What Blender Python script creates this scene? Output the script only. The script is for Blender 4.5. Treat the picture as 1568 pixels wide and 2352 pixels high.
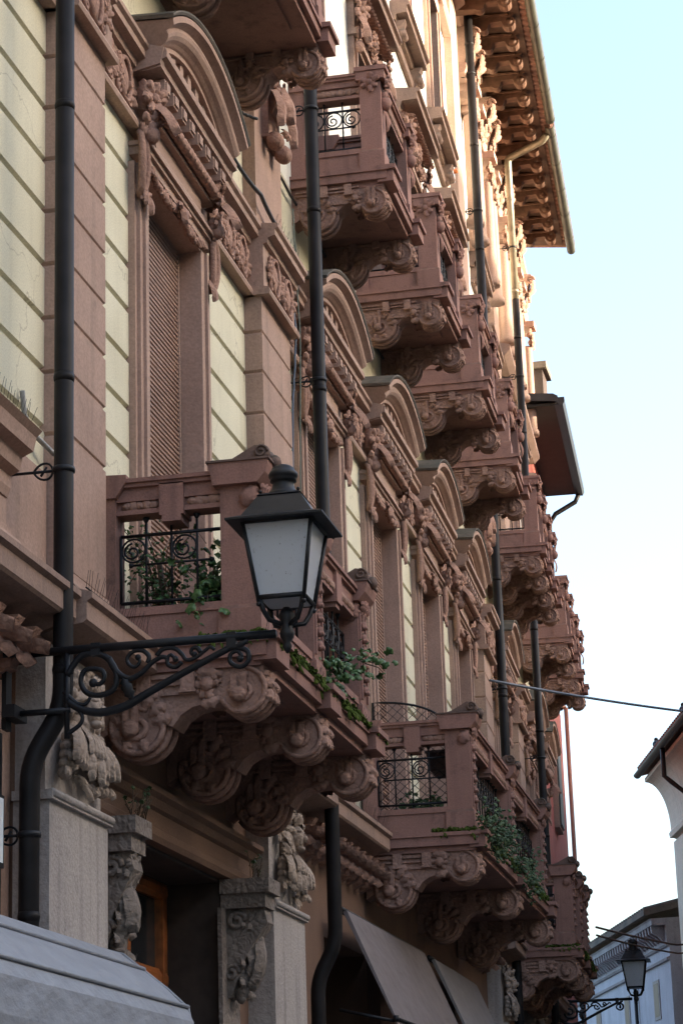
import bpy, bmesh, math, random
from math import sin, cos, pi, radians, sqrt, atan2
from mathutils import Vector, Matrix
for o in list(bpy.data.objects): bpy.data.objects.remove(o)
SC = bpy.context.scene
COL = SC.collection

# ------------------------------------------------------------------ camera, sky, sun, exposure
YAW, PITCH, ROLL = radians(11.56), radians(16.58), radians(1.845)
fw = Vector((-sin(YAW)*cos(PITCH), cos(YAW)*cos(PITCH), sin(PITCH)))
r0 = Vector((cos(YAW), sin(YAW), 0)); u0 = r0.cross(fw)
rr = r0*cos(ROLL) - u0*sin(ROLL); uu = r0*sin(ROLL) + u0*cos(ROLL)
cd = bpy.data.cameras.new('camera'); cam = bpy.data.objects.new('camera', cd); COL.objects.link(cam)
M = Matrix((( rr.x, uu.x, -fw.x, 5.0), (rr.y, uu.y, -fw.y, 0.0), (rr.z, uu.z, -fw.z, 1.6), (0, 0, 0, 1)))
cam.matrix_world = M
cd.sensor_fit = 'HORIZONTAL'; cd.sensor_width = 36; cd.lens = 36*5386/1568; cd.clip_end = 3000; cd.clip_start = .1
SC.camera = cam

SUN_EL, SUN_AZ = radians(13), radians(6)       # azimuth measured from +X towards +Y
w = bpy.data.worlds.new('World'); SC.world = w; w.use_nodes = True
nt = w.node_tree; bg = nt.nodes['Background']
sky = nt.nodes.new('ShaderNodeTexSky'); sky.sky_type = 'NISHITA'; sky.sun_disc = False
sky.sun_elevation = SUN_EL; sky.sun_rotation = radians(90) - SUN_AZ
sky.air_density = .9; sky.dust_density = 4.6; sky.ozone_density = 1.2
nt.links.new(sky.outputs[0], bg.inputs[0]); bg.inputs[1].default_value = .15
sl = bpy.data.lights.new('sun', 'SUN'); sl.energy = 3.5; sl.angle = radians(.6); sl.color = (1.0, .82, .62)
so = bpy.data.objects.new('sun', sl); COL.objects.link(so)
sd = Vector((cos(SUN_EL)*cos(SUN_AZ), cos(SUN_EL)*sin(SUN_AZ), sin(SUN_EL)))
so.rotation_euler = sd.to_track_quat('Z', 'Y').to_euler(); so.location = sd*60
SC.view_settings.view_transform = 'Standard'; SC.view_settings.look = 'None'
SC.view_settings.exposure = 2.42; SC.view_settings.gamma = 1
SC.render.engine = 'CYCLES'
SC.cycles.max_bounces = 6; SC.cycles.diffuse_bounces = 2; SC.cycles.glossy_bounces = 2
SC.cycles.caustics_reflective = False; SC.cycles.caustics_refractive = False

# ------------------------------------------------------------------ the facade's line on plan
S0, KK, S1 = 25.6, .0048, 36.0
def heading(s): return 0.0 if s <= S0 else KK*(min(s, S1) - S0)
def P(s, d=0.0, z=0.0):
    if s <= S0: x, y, h = 0.0, s, 0.0
    else:
        h = heading(s); x = -(1 - cos(h))/KK; y = S0 + sin(h)/KK
        if s > S1: x -= sin(h)*(s - S1); y += cos(h)*(s - S1)
    return Vector((x + d*cos(h), y + d*sin(h), z))
def ssamp(s0, s1, step=.9):
    if s1 <= S0 or s0 >= S1: return [s0, s1]
    out = [s0]; a, b = max(s0, S0), min(s1, S1)
    n = max(1, int((b - a)/step))
    for i in range(n + 1):
        v = a + (b - a)*i/n
        if v > out[-1] + 1e-4: out.append(v)
    if s1 > out[-1] + 1e-4: out.append(s1)
    return out

# ------------------------------------------------------------------ materials
def newmat(name):
    m = bpy.data.materials.new(name); m.use_nodes = True
    return m, m.node_tree, m.node_tree.nodes['Principled BSDF']
def stone(name, col, col2, stain=(.06, .05, .045), top=None, rough=.85, grain=60, bump=.25, stain_amt=.35, streak=.35, scale=1.4, topamt=.75):
    m, t, b = newmat(name); N = t.nodes.new; L = t.links.new
    g = N('ShaderNodeNewGeometry')
    n1 = N('ShaderNodeTexNoise'); n1.inputs['Scale'].default_value = scale; n1.inputs['Detail'].default_value = 6; L(g.outputs['Position'], n1.inputs['Vector'])
    r1 = N('ShaderNodeValToRGB'); r1.color_ramp.elements[0].position = .35; r1.color_ramp.elements[1].position = .65
    r1.color_ramp.elements[0].color = (*col, 1); r1.color_ramp.elements[1].color = (*col2, 1); L(n1.outputs['Fac'], r1.inputs[0])
    # vertical rain streaks
    mp = N('ShaderNodeMapping'); mp.inputs['Scale'].default_value = (9, 9, .55); L(g.outputs['Position'], mp.inputs['Vector'])
    n2 = N('ShaderNodeTexNoise'); n2.inputs['Scale'].default_value = 1.0; n2.inputs['Detail'].default_value = 5; L(mp.outputs[0], n2.inputs['Vector'])
    r2 = N('ShaderNodeValToRGB'); r2.color_ramp.elements[0].position = .52; r2.color_ramp.elements[1].position = .78
    r2.color_ramp.elements[0].color = (0, 0, 0, 1); r2.color_ramp.elements[1].color = (streak, streak, streak, 1); L(n2.outputs['Fac'], r2.inputs[0])
    mx = N('ShaderNodeMixRGB'); L(r2.outputs[0], mx.inputs[0]); L(r1.outputs[0], mx.inputs[1]); mx.inputs[2].default_value = (*stain, 1)
    # blotches
    n3 = N('ShaderNodeTexNoise'); n3.inputs['Scale'].default_value = 5.5; n3.inputs['Detail'].default_value = 8; n3.inputs['Roughness'].default_value = .7; L(g.outputs['Position'], n3.inputs['Vector'])
    r3 = N('ShaderNodeValToRGB'); r3.color_ramp.elements[0].position = .56; r3.color_ramp.elements[1].position = .72
    r3.color_ramp.elements[0].color = (0, 0, 0, 1); r3.color_ramp.elements[1].color = (stain_amt,)*3 + (1,); L(n3.outputs['Fac'], r3.inputs[0])
    mx2 = N('ShaderNodeMixRGB'); L(r3.outputs[0], mx2.inputs[0]); L(mx.outputs[0], mx2.inputs[1]); mx2.inputs[2].default_value = (*stain, 1)
    # fine grain speckle
    n4 = N('ShaderNodeTexNoise'); n4.inputs['Scale'].default_value = grain; n4.inputs['Detail'].default_value = 3; L(g.outputs['Position'], n4.inputs['Vector'])
    r4 = N('ShaderNodeMapRange'); r4.inputs[1].default_value = .3; r4.inputs[2].default_value = .7; r4.inputs[3].default_value = .86; r4.inputs[4].default_value = 1.1; L(n4.outputs['Fac'], r4.inputs[0])
    mx3 = N('ShaderNodeVectorMath'); mx3.operation = 'SCALE'; L(mx2.outputs[0], mx3.inputs[0]); L(r4.outputs[0], mx3.inputs['Scale'])
    out = mx3.outputs[0]
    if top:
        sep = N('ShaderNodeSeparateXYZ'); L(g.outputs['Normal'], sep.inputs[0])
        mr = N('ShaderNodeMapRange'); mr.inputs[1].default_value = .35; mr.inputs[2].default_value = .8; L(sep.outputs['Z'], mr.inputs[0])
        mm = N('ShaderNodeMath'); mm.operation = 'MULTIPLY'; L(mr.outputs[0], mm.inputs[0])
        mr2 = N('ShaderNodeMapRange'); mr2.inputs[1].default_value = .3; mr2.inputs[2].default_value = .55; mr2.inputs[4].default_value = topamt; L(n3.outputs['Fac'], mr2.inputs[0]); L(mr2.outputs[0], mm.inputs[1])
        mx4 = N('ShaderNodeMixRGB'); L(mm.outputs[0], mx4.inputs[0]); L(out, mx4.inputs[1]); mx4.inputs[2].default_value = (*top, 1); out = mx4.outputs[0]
    L(out, b.inputs['Base Color']); b.inputs['Roughness'].default_value = rough
    b.inputs['Specular IOR Level'].default_value = .25
    bp = N('ShaderNodeBump'); bp.inputs['Strength'].default_value = bump; bp.inputs['Distance'].default_value = .012
    L(n4.outputs['Fac'], bp.inputs['Height']); L(bp.outputs[0], b.inputs['Normal'])
    return m
def chisel(m, scale=22, dist=.03, st=.9):
    t = m.node_tree; N = t.nodes.new; L = t.links.new; b = t.nodes['Principled BSDF']; old = b.inputs['Normal'].links[0].from_socket
    g = N('ShaderNodeNewGeometry'); n0 = N('ShaderNodeTexNoise'); n0.inputs['Scale'].default_value = 9; L(g.outputs['Position'], n0.inputs['Vector'])
    ad = N('ShaderNodeMixRGB'); ad.blend_type = 'ADD'; ad.inputs[0].default_value = .12; L(g.outputs['Position'], ad.inputs[1]); L(n0.outputs['Color'], ad.inputs[2])
    v = N('ShaderNodeTexVoronoi'); v.feature = 'SMOOTH_F1'; v.inputs['Scale'].default_value = scale; v.inputs['Smoothness'].default_value = .35; L(ad.outputs[0], v.inputs['Vector'])
    bp = N('ShaderNodeBump'); bp.inputs['Strength'].default_value = st; bp.inputs['Distance'].default_value = dist; bp.invert = True
    L(v.outputs['Distance'], bp.inputs['Height']); L(old, bp.inputs['Normal']); L(bp.outputs[0], b.inputs['Normal'])
def plain(name, col, rough=.5, metal=0, var=.15, scale=8, spec=.5, bump=0.0):
    m, t, b = newmat(name); N = t.nodes.new; L = t.links.new
    g = N('ShaderNodeNewGeometry'); n = N('ShaderNodeTexNoise'); n.inputs['Scale'].default_value = scale; n.inputs['Detail'].default_value = 5
    L(g.outputs['Position'], n.inputs['Vector'])
    r = N('ShaderNodeValToRGB'); r.color_ramp.elements[0].position = .3; r.color_ramp.elements[1].position = .7
    r.color_ramp.elements[0].color = tuple(c*(1 - var) for c in col) + (1,); r.color_ramp.elements[1].color = tuple(min(1, c*(1 + var)) for c in col) + (1,)
    L(n.outputs['Fac'], r.inputs[0]); L(r.outputs[0], b.inputs['Base Color'])
    b.inputs['Roughness'].default_value = rough; b.inputs['Metallic'].default_value = metal; b.inputs['Specular IOR Level'].default_value = spec
    if bump:
        bp = N('ShaderNodeBump'); bp.inputs['Strength'].default_value = bump; bp.inputs['Distance'].default_value = .01; L(n.outputs['Fac'], bp.inputs['Height']); L(bp.outputs[0], b.inputs['Normal'])
    return m
def cracks(m, col=(.30, .25, .17)):
    t = m.node_tree; N = t.nodes.new; L = t.links.new; b = t.nodes['Principled BSDF']; src = b.inputs['Base Color'].links[0].from_socket
    g = N('ShaderNodeNewGeometry'); n0 = N('ShaderNodeTexNoise'); n0.inputs['Scale'].default_value = 2.2; n0.inputs['Detail'].default_value = 6; L(g.outputs['Position'], n0.inputs['Vector'])
    ad = N('ShaderNodeMixRGB'); ad.blend_type = 'ADD'; ad.inputs[0].default_value = .8; L(g.outputs['Position'], ad.inputs[1]); L(n0.outputs['Color'], ad.inputs[2])
    v = N('ShaderNodeTexVoronoi'); v.feature = 'DISTANCE_TO_EDGE'; v.inputs['Scale'].default_value = .55; L(ad.outputs[0], v.inputs['Vector'])
    r = N('ShaderNodeMapRange'); r.inputs[1].default_value = .0; r.inputs[2].default_value = .006; r.inputs[3].default_value = .55; r.inputs[4].default_value = 0; L(v.outputs['Distance'], r.inputs[0])
    mx = N('ShaderNodeMixRGB'); L(r.outputs[0], mx.inputs[0]); L(src, mx.inputs[1]); mx.inputs[2].default_value = (*col, 1); L(mx.outputs[0], b.inputs['Base Color'])
PINK = stone('terracotta_plaster', (.45, .30, .235), (.38, .25, .195), stain=(.20, .15, .12), grain=45, streak=.42, stain_amt=.5)
CREAM = stone('cream_plaster', (.74, .69, .52), (.66, .61, .45), stain=(.42, .36, .24), grain=80, bump=.08, stain_amt=.12, streak=.22)
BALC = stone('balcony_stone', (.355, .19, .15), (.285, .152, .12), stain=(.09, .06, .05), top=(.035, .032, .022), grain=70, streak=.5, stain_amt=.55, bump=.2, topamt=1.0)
CARVE = stone('carved_stone', (.42, .25, .19), (.31, .18, .135), stain=(.14, .09, .07), top=(.06, .05, .04), grain=50, streak=.2, stain_amt=.55, scale=4, bump=.35, topamt=.5)
CARVEG = stone('carved_grey_stone', (.46, .36, .29), (.35, .27, .215), stain=(.08, .065, .055), top=(.07, .065, .055), grain=50, streak=.25, stain_amt=.7, scale=4, bump=.4, topamt=.5)
GREYST = stone('pilaster_grey_stone', (.46, .40, .36), (.38, .33, .30), stain=(.10, .09, .08), grain=38, streak=.55, bump=.7)
cracks(CREAM); chisel(CARVE, 26, .012, .7); chisel(CARVEG, 22, .018, .8)
LEADST = stone('weathered_capping', (.10, .095, .085), (.17, .14, .115), stain=(.03, .03, .028), top=(.05, .05, .045), grain=30, streak=.3, stain_amt=.6, bump=.5)
BELTM = stone('belt_stone', (.36, .235, .18), (.27, .18, .14), stain=(.07, .055, .05), top=(.07, .07, .055), grain=50, streak=.35)
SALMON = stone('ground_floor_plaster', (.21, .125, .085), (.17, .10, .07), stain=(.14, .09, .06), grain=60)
IRON = plain('black_iron', (.012, .012, .014), .5, 0, .3, 12, .3, .2)
PIPEM = plain('dark_downpipe_paint', (.014, .012, .012), .5, 0, .35, 5, .15)
GUTD = plain('dark_gutter_metal', (.075, .072, .05), .4, .3, .35, 3)
GUTM = plain('weathered_zinc', (.26, .24, .17), .42, .3, .3, 4)
WOODD = plain('dark_rafter_wood', (.13, .068, .042), .7, 0, .3, 9, .3, .3)
WOODB = plain('soffit_board', (.08, .045, .03), .75, 0, .25, 7, .3, .3)
TILE = stone('roof_tile', (.26, .13, .09), (.17, .10, .08), stain=(.06, .055, .05), grain=30)
SHUT = plain('brown_shutter_paint', (.36, .235, .185), .6, 0, .1, 5)
GLASS = plain('dark_window_glass', (.02, .022, .025), .12, 0, .1, 3)
DOORW = plain('varnished_door_wood', (.34, .11, .035), .28, 0, .3, 14)
MOSS = plain('moss', (.07, .095, .02), .95, 0, .6, 30, .1, 1.0)
LEAFM = plain('ivy_leaf', (.06, .12, .035), .45, 0, .4, 20, .4)
LEAFD = plain('shrub_leaf', (.05, .085, .035), .55, 0, .4, 14, .3)
TWIG = plain('twig', (.10, .065, .04), .8, 0, .3, 10)
POTM = plain('clay_pot', (.28, .09, .05), .8, 0, .2, 8)
CABLEM = plain('cable_rubber', (.022, .024, .028), .5, 0, .2, 5)
REDW = stone('red_plaster', (.42, .13, .10), (.35, .10, .08), stain=(.12, .06, .05), grain=50)
YELW = stone('pale_yellow_plaster', (.76, .71, .60), (.70, .65, .54), stain=(.30, .26, .20), grain=50, bump=.1)
GREYW = stone('blue_grey_plaster', (.46, .49, .56), (.40, .43, .50), stain=(.22, .22, .24), grain=50, bump=.1)
DARKM = plain('dark_interior', (.012, .010, .009), .9, 0, .1, 3, .1)
WHITEM = plain('white_enamel', (.75, .78, .8), .4, 0, .03, 3)
ORNG = plain('orange_lens', (.8, .2, .04), .3, 0, .05, 3)
ASPH = plain('street_paving', (.09, .085, .08), .85, 0, .25, 6, .2, .3)
m, t, b = newmat('frosted_lamp_glass')
N = t.nodes.new; L = t.links.new
g = N('ShaderNodeNewGeometry'); n = N('ShaderNodeTexNoise'); n.inputs['Scale'].default_value = 38; n.inputs['Detail'].default_value = 8; n.inputs['Roughness'].default_value = .75; L(g.outputs['Position'], n.inputs['Vector'])
r = N('ShaderNodeValToRGB'); r.color_ramp.elements[0].position = .59; r.color_ramp.elements[1].position = .72
r.color_ramp.elements[0].color = (.90, .93, .99, 1); r.color_ramp.elements[1].color = (.20, .16, .13, 1); L(n.outputs['Fac'], r.inputs[0]); L(r.outputs[0], b.inputs['Base Color'])
b.inputs['Roughness'].default_value = .45; b.inputs['Transmission Weight'].default_value = .5; b.inputs['Subsurface Weight'].default_value = .0
GLOWG = m
def awning_mat(name, c):
    m, t, b = newmat(name); N = t.nodes.new; L = t.links.new
    g = N('ShaderNodeNewGeometry'); mp = N('ShaderNodeMapping'); mp.inputs['Scale'].default_value = (3, 1.5, 3); L(g.outputs['Position'], mp.inputs[0])
    n = N('ShaderNodeTexNoise'); n.inputs['Scale'].default_value = 2; n.inputs['Detail'].default_value = 6; L(mp.outputs[0], n.inputs['Vector'])
    r = N('ShaderNodeValToRGB'); r.color_ramp.elements[0].position = .3; r.color_ramp.elements[1].position = .75
    r.color_ramp.elements[0].color = tuple(x*.82 for x in c) + (1,); r.color_ramp.elements[1].color = (*c, 1); L(n.outputs['Fac'], r.inputs[0]); L(r.outputs[0], b.inputs['Base Color'])
    b.inputs['Roughness'].default_value = .6; b.inputs['Specular IOR Level'].default_value = .3
    bp = N('ShaderNodeBump'); bp.inputs['Strength'].default_value = .6; bp.inputs['Distance'].default_value = .06; L(n.outputs['Fac'], bp.inputs['Height']); L(bp.outputs[0], b.inputs['Normal'])
    return m
AWN1 = awning_mat('white_awning_cloth', (.32, .33, .36)); AWN2 = awning_mat('mauve_awning_cloth', (.21, .175, .17)); AWN3 = awning_mat('grey_awning_cloth', (.26, .24, .24))

# ------------------------------------------------------------------ mesh builder
class MB:
    def __init__(self): self.v = []; self.f = []; self.sm = []
    def add(self, vs, fs, smooth=False):
        o = len(self.v); self.v += [tuple(x) for x in vs]
        for f in fs: self.f.append(tuple(i + o for i in f)); self.sm.append(smooth)
    def box(self, x0, x1, y0, y1, z0, z1):
        self.add([(x, y, z) for z in (z0, z1) for y in (y0, y1) for x in (x0, x1)],
                 [(0, 2, 3, 1), (4, 5, 7, 6), (0, 1, 5, 4), (2, 6, 7, 3), (0, 4, 6, 2), (1, 3, 7, 5)])
    def cbox(self, c, sx, sy, sz): self.box(c[0] - sx/2, c[0] + sx/2, c[1] - sy/2, c[1] + sy/2, c[2] - sz/2, c[2] + sz/2)
    def prism(self, prof, y0, y1, taper=None):      # prof = [(x,z)], extruded along y
        n = len(prof)
        self.add([(x, y0, z) for x, z in prof] + [(x, y1, z) for x, z in prof],
                 [(i, (i + 1) % n, n + (i + 1) % n, n + i) for i in range(n)] + [tuple(range(n - 1, -1, -1)), tuple(range(n, 2*n))])
    def frustum(self, c, a0, b0, a1, b1, z0, z1):   # square section, half sizes
        vs = [(c[0] + sx*a, c[1] + sy*b, z) for (a, b, z) in ((a0, b0, z0), (a1, b1, z1)) for sx, sy in ((-1, -1), (1, -1), (1, 1), (-1, 1))]
        self.add(vs, [(3, 2, 1, 0), (4, 5, 6, 7)] + [(i, (i + 1) % 4, 4 + (i + 1) % 4, 4 + i) for i in range(4)])
    def tube(self, pts, r, n=8, cap=True, flat=None):
        pts = [Vector(p) for p in pts]; rings = []; m = len(pts)
        prev = None
        for i, p in enumerate(pts):
            d = (pts[min(i + 1, m - 1)] - pts[max(i - 1, 0)]).normalized()
            if prev is None:
                a = Vector((0, 0, 1)) if abs(d.z) < .9 else Vector((1, 0, 0))
                prev = d.cross(a).normalized()
            a = (prev - d*prev.dot(d)).normalized(); prev = a; bb = d.cross(a)
            ri = r[i] if isinstance(r, (list, tuple)) else r
            rings.append([p + (a*cos(2*pi*k/n) + bb*sin(2*pi*k/n))*ri for k in range(n)])
        vs = [v for rg in rings for v in rg]
        fs = [(i*n + k, i*n + (k + 1) % n, (i + 1)*n + (k + 1) % n, (i + 1)*n + k) for i in range(m - 1) for k in range(n)]
        if cap: fs += [tuple(range(n - 1, -1, -1)), tuple((m - 1)*n + k for k in range(n))]
        self.add(vs, fs, True)
    def lathe(self, c, prof, n=20, axis='z'):
        vs = []; m = len(prof)
        for r, h in prof:
            for k in range(n):
                a = 2*pi*k/n; x, y = r*cos(a), r*sin(a)
                vs.append({'z': (c[0] + x, c[1] + y, c[2] + h), 'y': (c[0] + x, c[1] + h, c[2] + y), 'x': (c[0] + h, c[1] + x, c[2] + y)}[axis])
        self.add(vs, [(i*n + k, i*n + (k + 1) % n, (i + 1)*n + (k + 1) % n, (i + 1)*n + k) for i in range(m - 1) for k in range(n)] + [tuple(range(n)), tuple((m - 1)*n + k for k in range(n))], True)
    def ball(self, c, r, rot=None, n=10, m=7):
        if not isinstance(r, (tuple, list)): r = (r, r, r)
        vs = []
        for i in range(1, m):
            t = pi*i/m
            for k in range(n):
                a = 2*pi*k/n; v = Vector((r[0]*sin(t)*cos(a), r[1]*sin(t)*sin(a), r[2]*cos(t)))
                if rot: v = rot @ v
                vs.append(Vector(c) + v)
        tv = Vector((0, 0, r[2])); bv = -tv
        if rot: tv = rot @ tv; bv = rot @ bv
        vs += [Vector(c) + tv, Vector(c) + bv]; T = len(vs) - 2
        fs = [(i*n + k, (i + 1)*n + k, (i + 1)*n + (k + 1) % n, i*n + (k + 1) % n) for i in range(m - 2) for k in range(n)]
        fs += [(T, k, (k + 1) % n) for k in range(n)] + [(T + 1, (m - 2)*n + (k + 1) % n, (m - 2)*n + k) for k in range(n)]
        self.add(vs, fs, True)
    def leaf(self, o, t, nrm, L, w, curl=1.0, lobes=3, thick=.35):
        o = Vector(o); t = Vector(t).normalized(); nrm = Vector(nrm); nrm = (nrm - t*nrm.dot(t)).normalized(); bb = t.cross(nrm)
        A, J = 9, 5; vs = []
        for i in range(A):
            a = i/(A - 1)
            p = o + t*(L*a) + nrm*(.18*L*sin(pi*a*.9) + .16*curl*L*a**4)
            nn = nrm
            wd = w*(.35 + .65*sin(pi*min(1, .10 + a*.80)))*(1 + .30*cos(a*2*pi*(lobes + .5)))*(1 if a < .99 else .12)
            for j in range(J):
                q = (j - 2)/2; h = (thick*w*(1 - abs(q)**1.3) + (.18*w if j in (1, 3) else 0) - (.35*w if j in (0, 4) else 0))
                vs.append(p + bb*(q*wd) + nn*h)
        fs = [(i*J + j, i*J + j + 1, (i + 1)*J + j + 1, (i + 1)*J + j) for i in range(A - 1) for j in range(J - 1)]
        self.add(vs, fs, True)
    def clump(self, c, nrm, up, size, k=7, seed=0, core=.35, curl=1.5, spread=.35, jitter=.3):   # rosette of carved leaves
        rnd = random.Random(seed); c = Vector(c); nrm = Vector(nrm).normalized(); up = Vector(up); up = (up - nrm*up.dot(nrm)).normalized(); bb = up.cross(nrm)
        for i in range(k):
            a = 2*pi*i/k + rnd.uniform(-jitter, jitter); t = up*cos(a) + bb*sin(a)
            self.leaf(c + nrm*size*.02 + t*size*.10, t + nrm*spread*.5, nrm, size*rnd.uniform(.75, 1.05), size*rnd.uniform(.24, .34), .45*curl*rnd.uniform(.5, 1.2), 2)
        if core: self.ball(c + nrm*size*.12, size*core*.85, n=9, m=6)
    def spiral(self, c, ax1, ax2, r0, r1, turns, a0, tr, n=28, tn=6):
        c = Vector(c); ax1 = Vector(ax1); ax2 = Vector(ax2); pts = []
        for i in range(n + 1):
            f = i/n; a = a0 + turns*2*pi*f; r = r0 + (r1 - r0)*f
            pts.append(c + ax1*(r*cos(a)) + ax2*(r*sin(a)))
        self.tube(pts, tr, tn)
    def strip(self, prof, s0, s1, step=.9):          # prof [(d,z)] closed polygon swept along the facade line
        ss = ssamp(s0, s1, step); n = len(prof); vs = []
        for s in ss: vs += [P(s, d, z) for d, z in prof]
        m = len(ss)
        self.add(vs, [(i*n + k, (i + 1)*n + k, (i + 1)*n + (k + 1) % n, i*n + (k + 1) % n) for i in range(m - 1) for k in range(n)] +
                 [tuple(range(n)), tuple((m - 1)*n + k for k in range(n - 1, -1, -1))])
    def build(self, name, mat, parent=None, loc=None, rotz=None, mat2=None):
        me = bpy.data.meshes.new(name); me.from_pydata(self.v, [], self.f); me.validate(); me.update()
        bm = bmesh.new(); bm.from_mesh(me); bmesh.ops.recalc_face_normals(bm, faces=bm.faces); bm.to_mesh(me); bm.free()
        if len(me.polygons) == len(self.sm): me.polygons.foreach_set('use_smooth', self.sm)
        me.materials.append(mat)
        o = bpy.data.objects.new(name, me); COL.objects.link(o)
        if parent: o.parent = parent
        if loc is not None: o.location = loc
        if rotz is not None: o.rotation_euler = (0, 0, rotz)
        return o
def mesh_strip_build(*a): pass
def thing(name, label, cat, loc=(0, 0, 0), rotz=0, group=None):
    o = bpy.data.objects.new(name, None); COL.objects.link(o); o.location = loc; o.rotation_euler = (0, 0, rotz)
    o['label'] = label; o['category'] = cat
    if group: o['group'] = group
    return o
def tag(o, label, cat, group=None):
    o['label'] = label; o['category'] = cat
    if group: o['group'] = group
    return o
def struct(o): o['kind'] = 'structure'; return o
def dup(src, parent, s):                               # copy a part with its sub-parts to another place on the facade
    c = src.copy(); COL.objects.link(c); c.parent = parent; c.location = P(s); c.rotation_euler = (0, 0, heading(s))
    for ch in list(src.children):
        k = ch.copy(); COL.objects.link(k); k.parent = c
    return c
X, Y, Z = Vector((1, 0, 0)), Vector((0, 1, 0)), Vector((0, 0, 1))

# ================================================================== GROUND
mb = MB(); mb.add([(-400, -400, 0), (400, -400, 0), (400, 900, 0), (-400, 900, 0)], [(0, 1, 2, 3)])
g = mb.build('ground', ASPH); struct(g)
mb = MB(); mb.strip([(.004, .0), (.004, .12), (1.0, .12), (1.0, .0)], 2, 57)
struct(mb.build('pavement', plain('pavement_stone', (.22, .21, .20), .8, 0, .2, 4), loc=(0, 0, .003)))

# ================================================================== THE ORNATE BUILDING
W1, W2, W3, W4, W5, W6, W7, W8 = 17.5, 23.2, 26.6, 30.0, 33.4, 39.2, 45.0, 48.2
WINS = [W1, W2, W3, W4, W5, W6, W7, W8]
PILS = [(14.42, 15.28), (20.15, 21.32), (35.45, 36.6), (41.5, 42.6)]
END = 50.0
B = thing('ornate_building', 'long pink and cream ornate building with carved balconies, pediments and deep wooden eaves', 'building')

# ---- walls
def notch(d, z0, z1, zs, depth=.03, h=.028, back=-.6):
    pr = [(back, z0), (d, z0)]
    for z in zs:
        if z0 + .02 < z < z1 - .02: pr += [(d, z - h), (d - depth, z - h*.45), (d - depth, z + h*.45), (d, z + h)]
    return pr + [(d, z1), (back, z1)]
GZ = [5.98 + .3985*i for i in range(0, 11)]
GZ = [z + .012*sin(z*37) for z in GZ if z > 6.0 and z < 9.95]
OH = .80                                               # half width of first-floor opening
mb = MB(); edges = []
cur = 9.0
for c in WINS:
    mb.strip(notch(0, 5.4, 10.0, GZ), cur, c - OH); cur = c + OH
mb.strip(notch(0, 5.4, 10.0, GZ), cur, END)
for c in WINS: mb.strip([(-.6, 9.68), (-.002, 9.68), (-.002, 9.998), (-.6, 9.998)], c - OH - .02, c + OH + .02)
mb.strip([(-.6, 10.0), (.0, 10.0), (.0, 12.0), (-.6, 12.0)], 9, END)
mb.build('first_floor_wall', CREAM, B)
mb = MB(); cur = 9.0
for c in WINS:
    mb.strip([(-.6, 12.0), (0, 12.0), (0, 15.9), (-.6, 15.9)], cur, c - .62); cur = c + .62
mb.strip([(-.6, 12.0), (0, 12.0), (0, 15.9), (-.6, 15.9)], cur, END)
mb.strip([(-.6, 15.9), (.0, 15.9), (.0, 17.9), (-.6, 17.9)], 9, END); cur = 9.0
for c in WINS:
    mb.strip([(-.6, 17.9), (0, 17.9), (0, 20.3), (-.6, 20.3)], cur, c - .55); cur = c + .55
mb.strip([(-.6, 17.9), (0, 17.9), (0, 20.3), (-.6, 20.3)], cur, END)
mb.strip([(-.6, 20.3), (.0, 20.3), (.0, 22.3), (-.6, 22.3)], 9, END)
mb.build('upper_wall', stone('skylit_upper_plaster', (.88, .86, .78), (.84, .82, .74), stain=(.45, .41, .32), grain=80, bump=.08, stain_amt=.12, streak=.22), B)  # paler than the cream below: skylight on the upper storeys put into colour
mb = MB(); mb.strip([(0, 22.0), (0, 0), (-9, 0), (-9, 22.29)], -34, 8.99); mb.strip([(-.6, 22.29), (-.6, 0), (-9, 0), (-9, 22.29)], 9, END); mb.build('body_and_sky_blocker', CREAM, B)  # building body; the unseen run behind the camera is added to block skylight
# ground floor: wall with doorway and shop openings
GOPEN = [(15.9, 18.95, 4.27), (22.9, 25.0, 4.2), (25.7, 27.9, 4.2), (28.9, 31.2, 4.2), (32.2, 34.6, 4.2), (37.8, 40.6, 4.2), (43.6, 46.2, 4.2)]
mb = MB(); cur = 13.9
for a, b_, zt in GOPEN: mb.strip([(-.6, 0), (0, 0), (0, zt), (-.6, zt)], cur, a); cur = b_
mb.strip([(-.6, 0), (0, 0), (0, 4.2), (-.6, 4.2)], cur, END)
for a, b_, zt in GOPEN: mb.strip([(-.6, zt), (-.001, zt), (-.001, 5.3), (-.6, 5.3)], a - .001, b_ + .001)
cur = 13.9
for a, b_, zt in GOPEN: mb.strip([(-.6, zt + .0), (0, zt + .0), (0, 5.3), (-.6, 5.3)], cur, a - .001); cur = b_ + .001
mb.strip([(-.6, 4.2), (0, 4.2), (0, 5.3), (-.6, 5.3)], cur, END)
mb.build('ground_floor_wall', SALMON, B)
mb = MB(); mb.strip([(-.6, 0), (-.03, 0), (-.03, 5.3), (-.6, 5.3)], 9, 13.9); mb.build('side_shop_wall', PINK, B)
mb = MB(); mb.strip([(-.9, 0), (-.5, 0), (-.5, 5.3), (-.9, 5.3)], 22, END); mb.build('shop_interior', DARKM, B)

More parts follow.
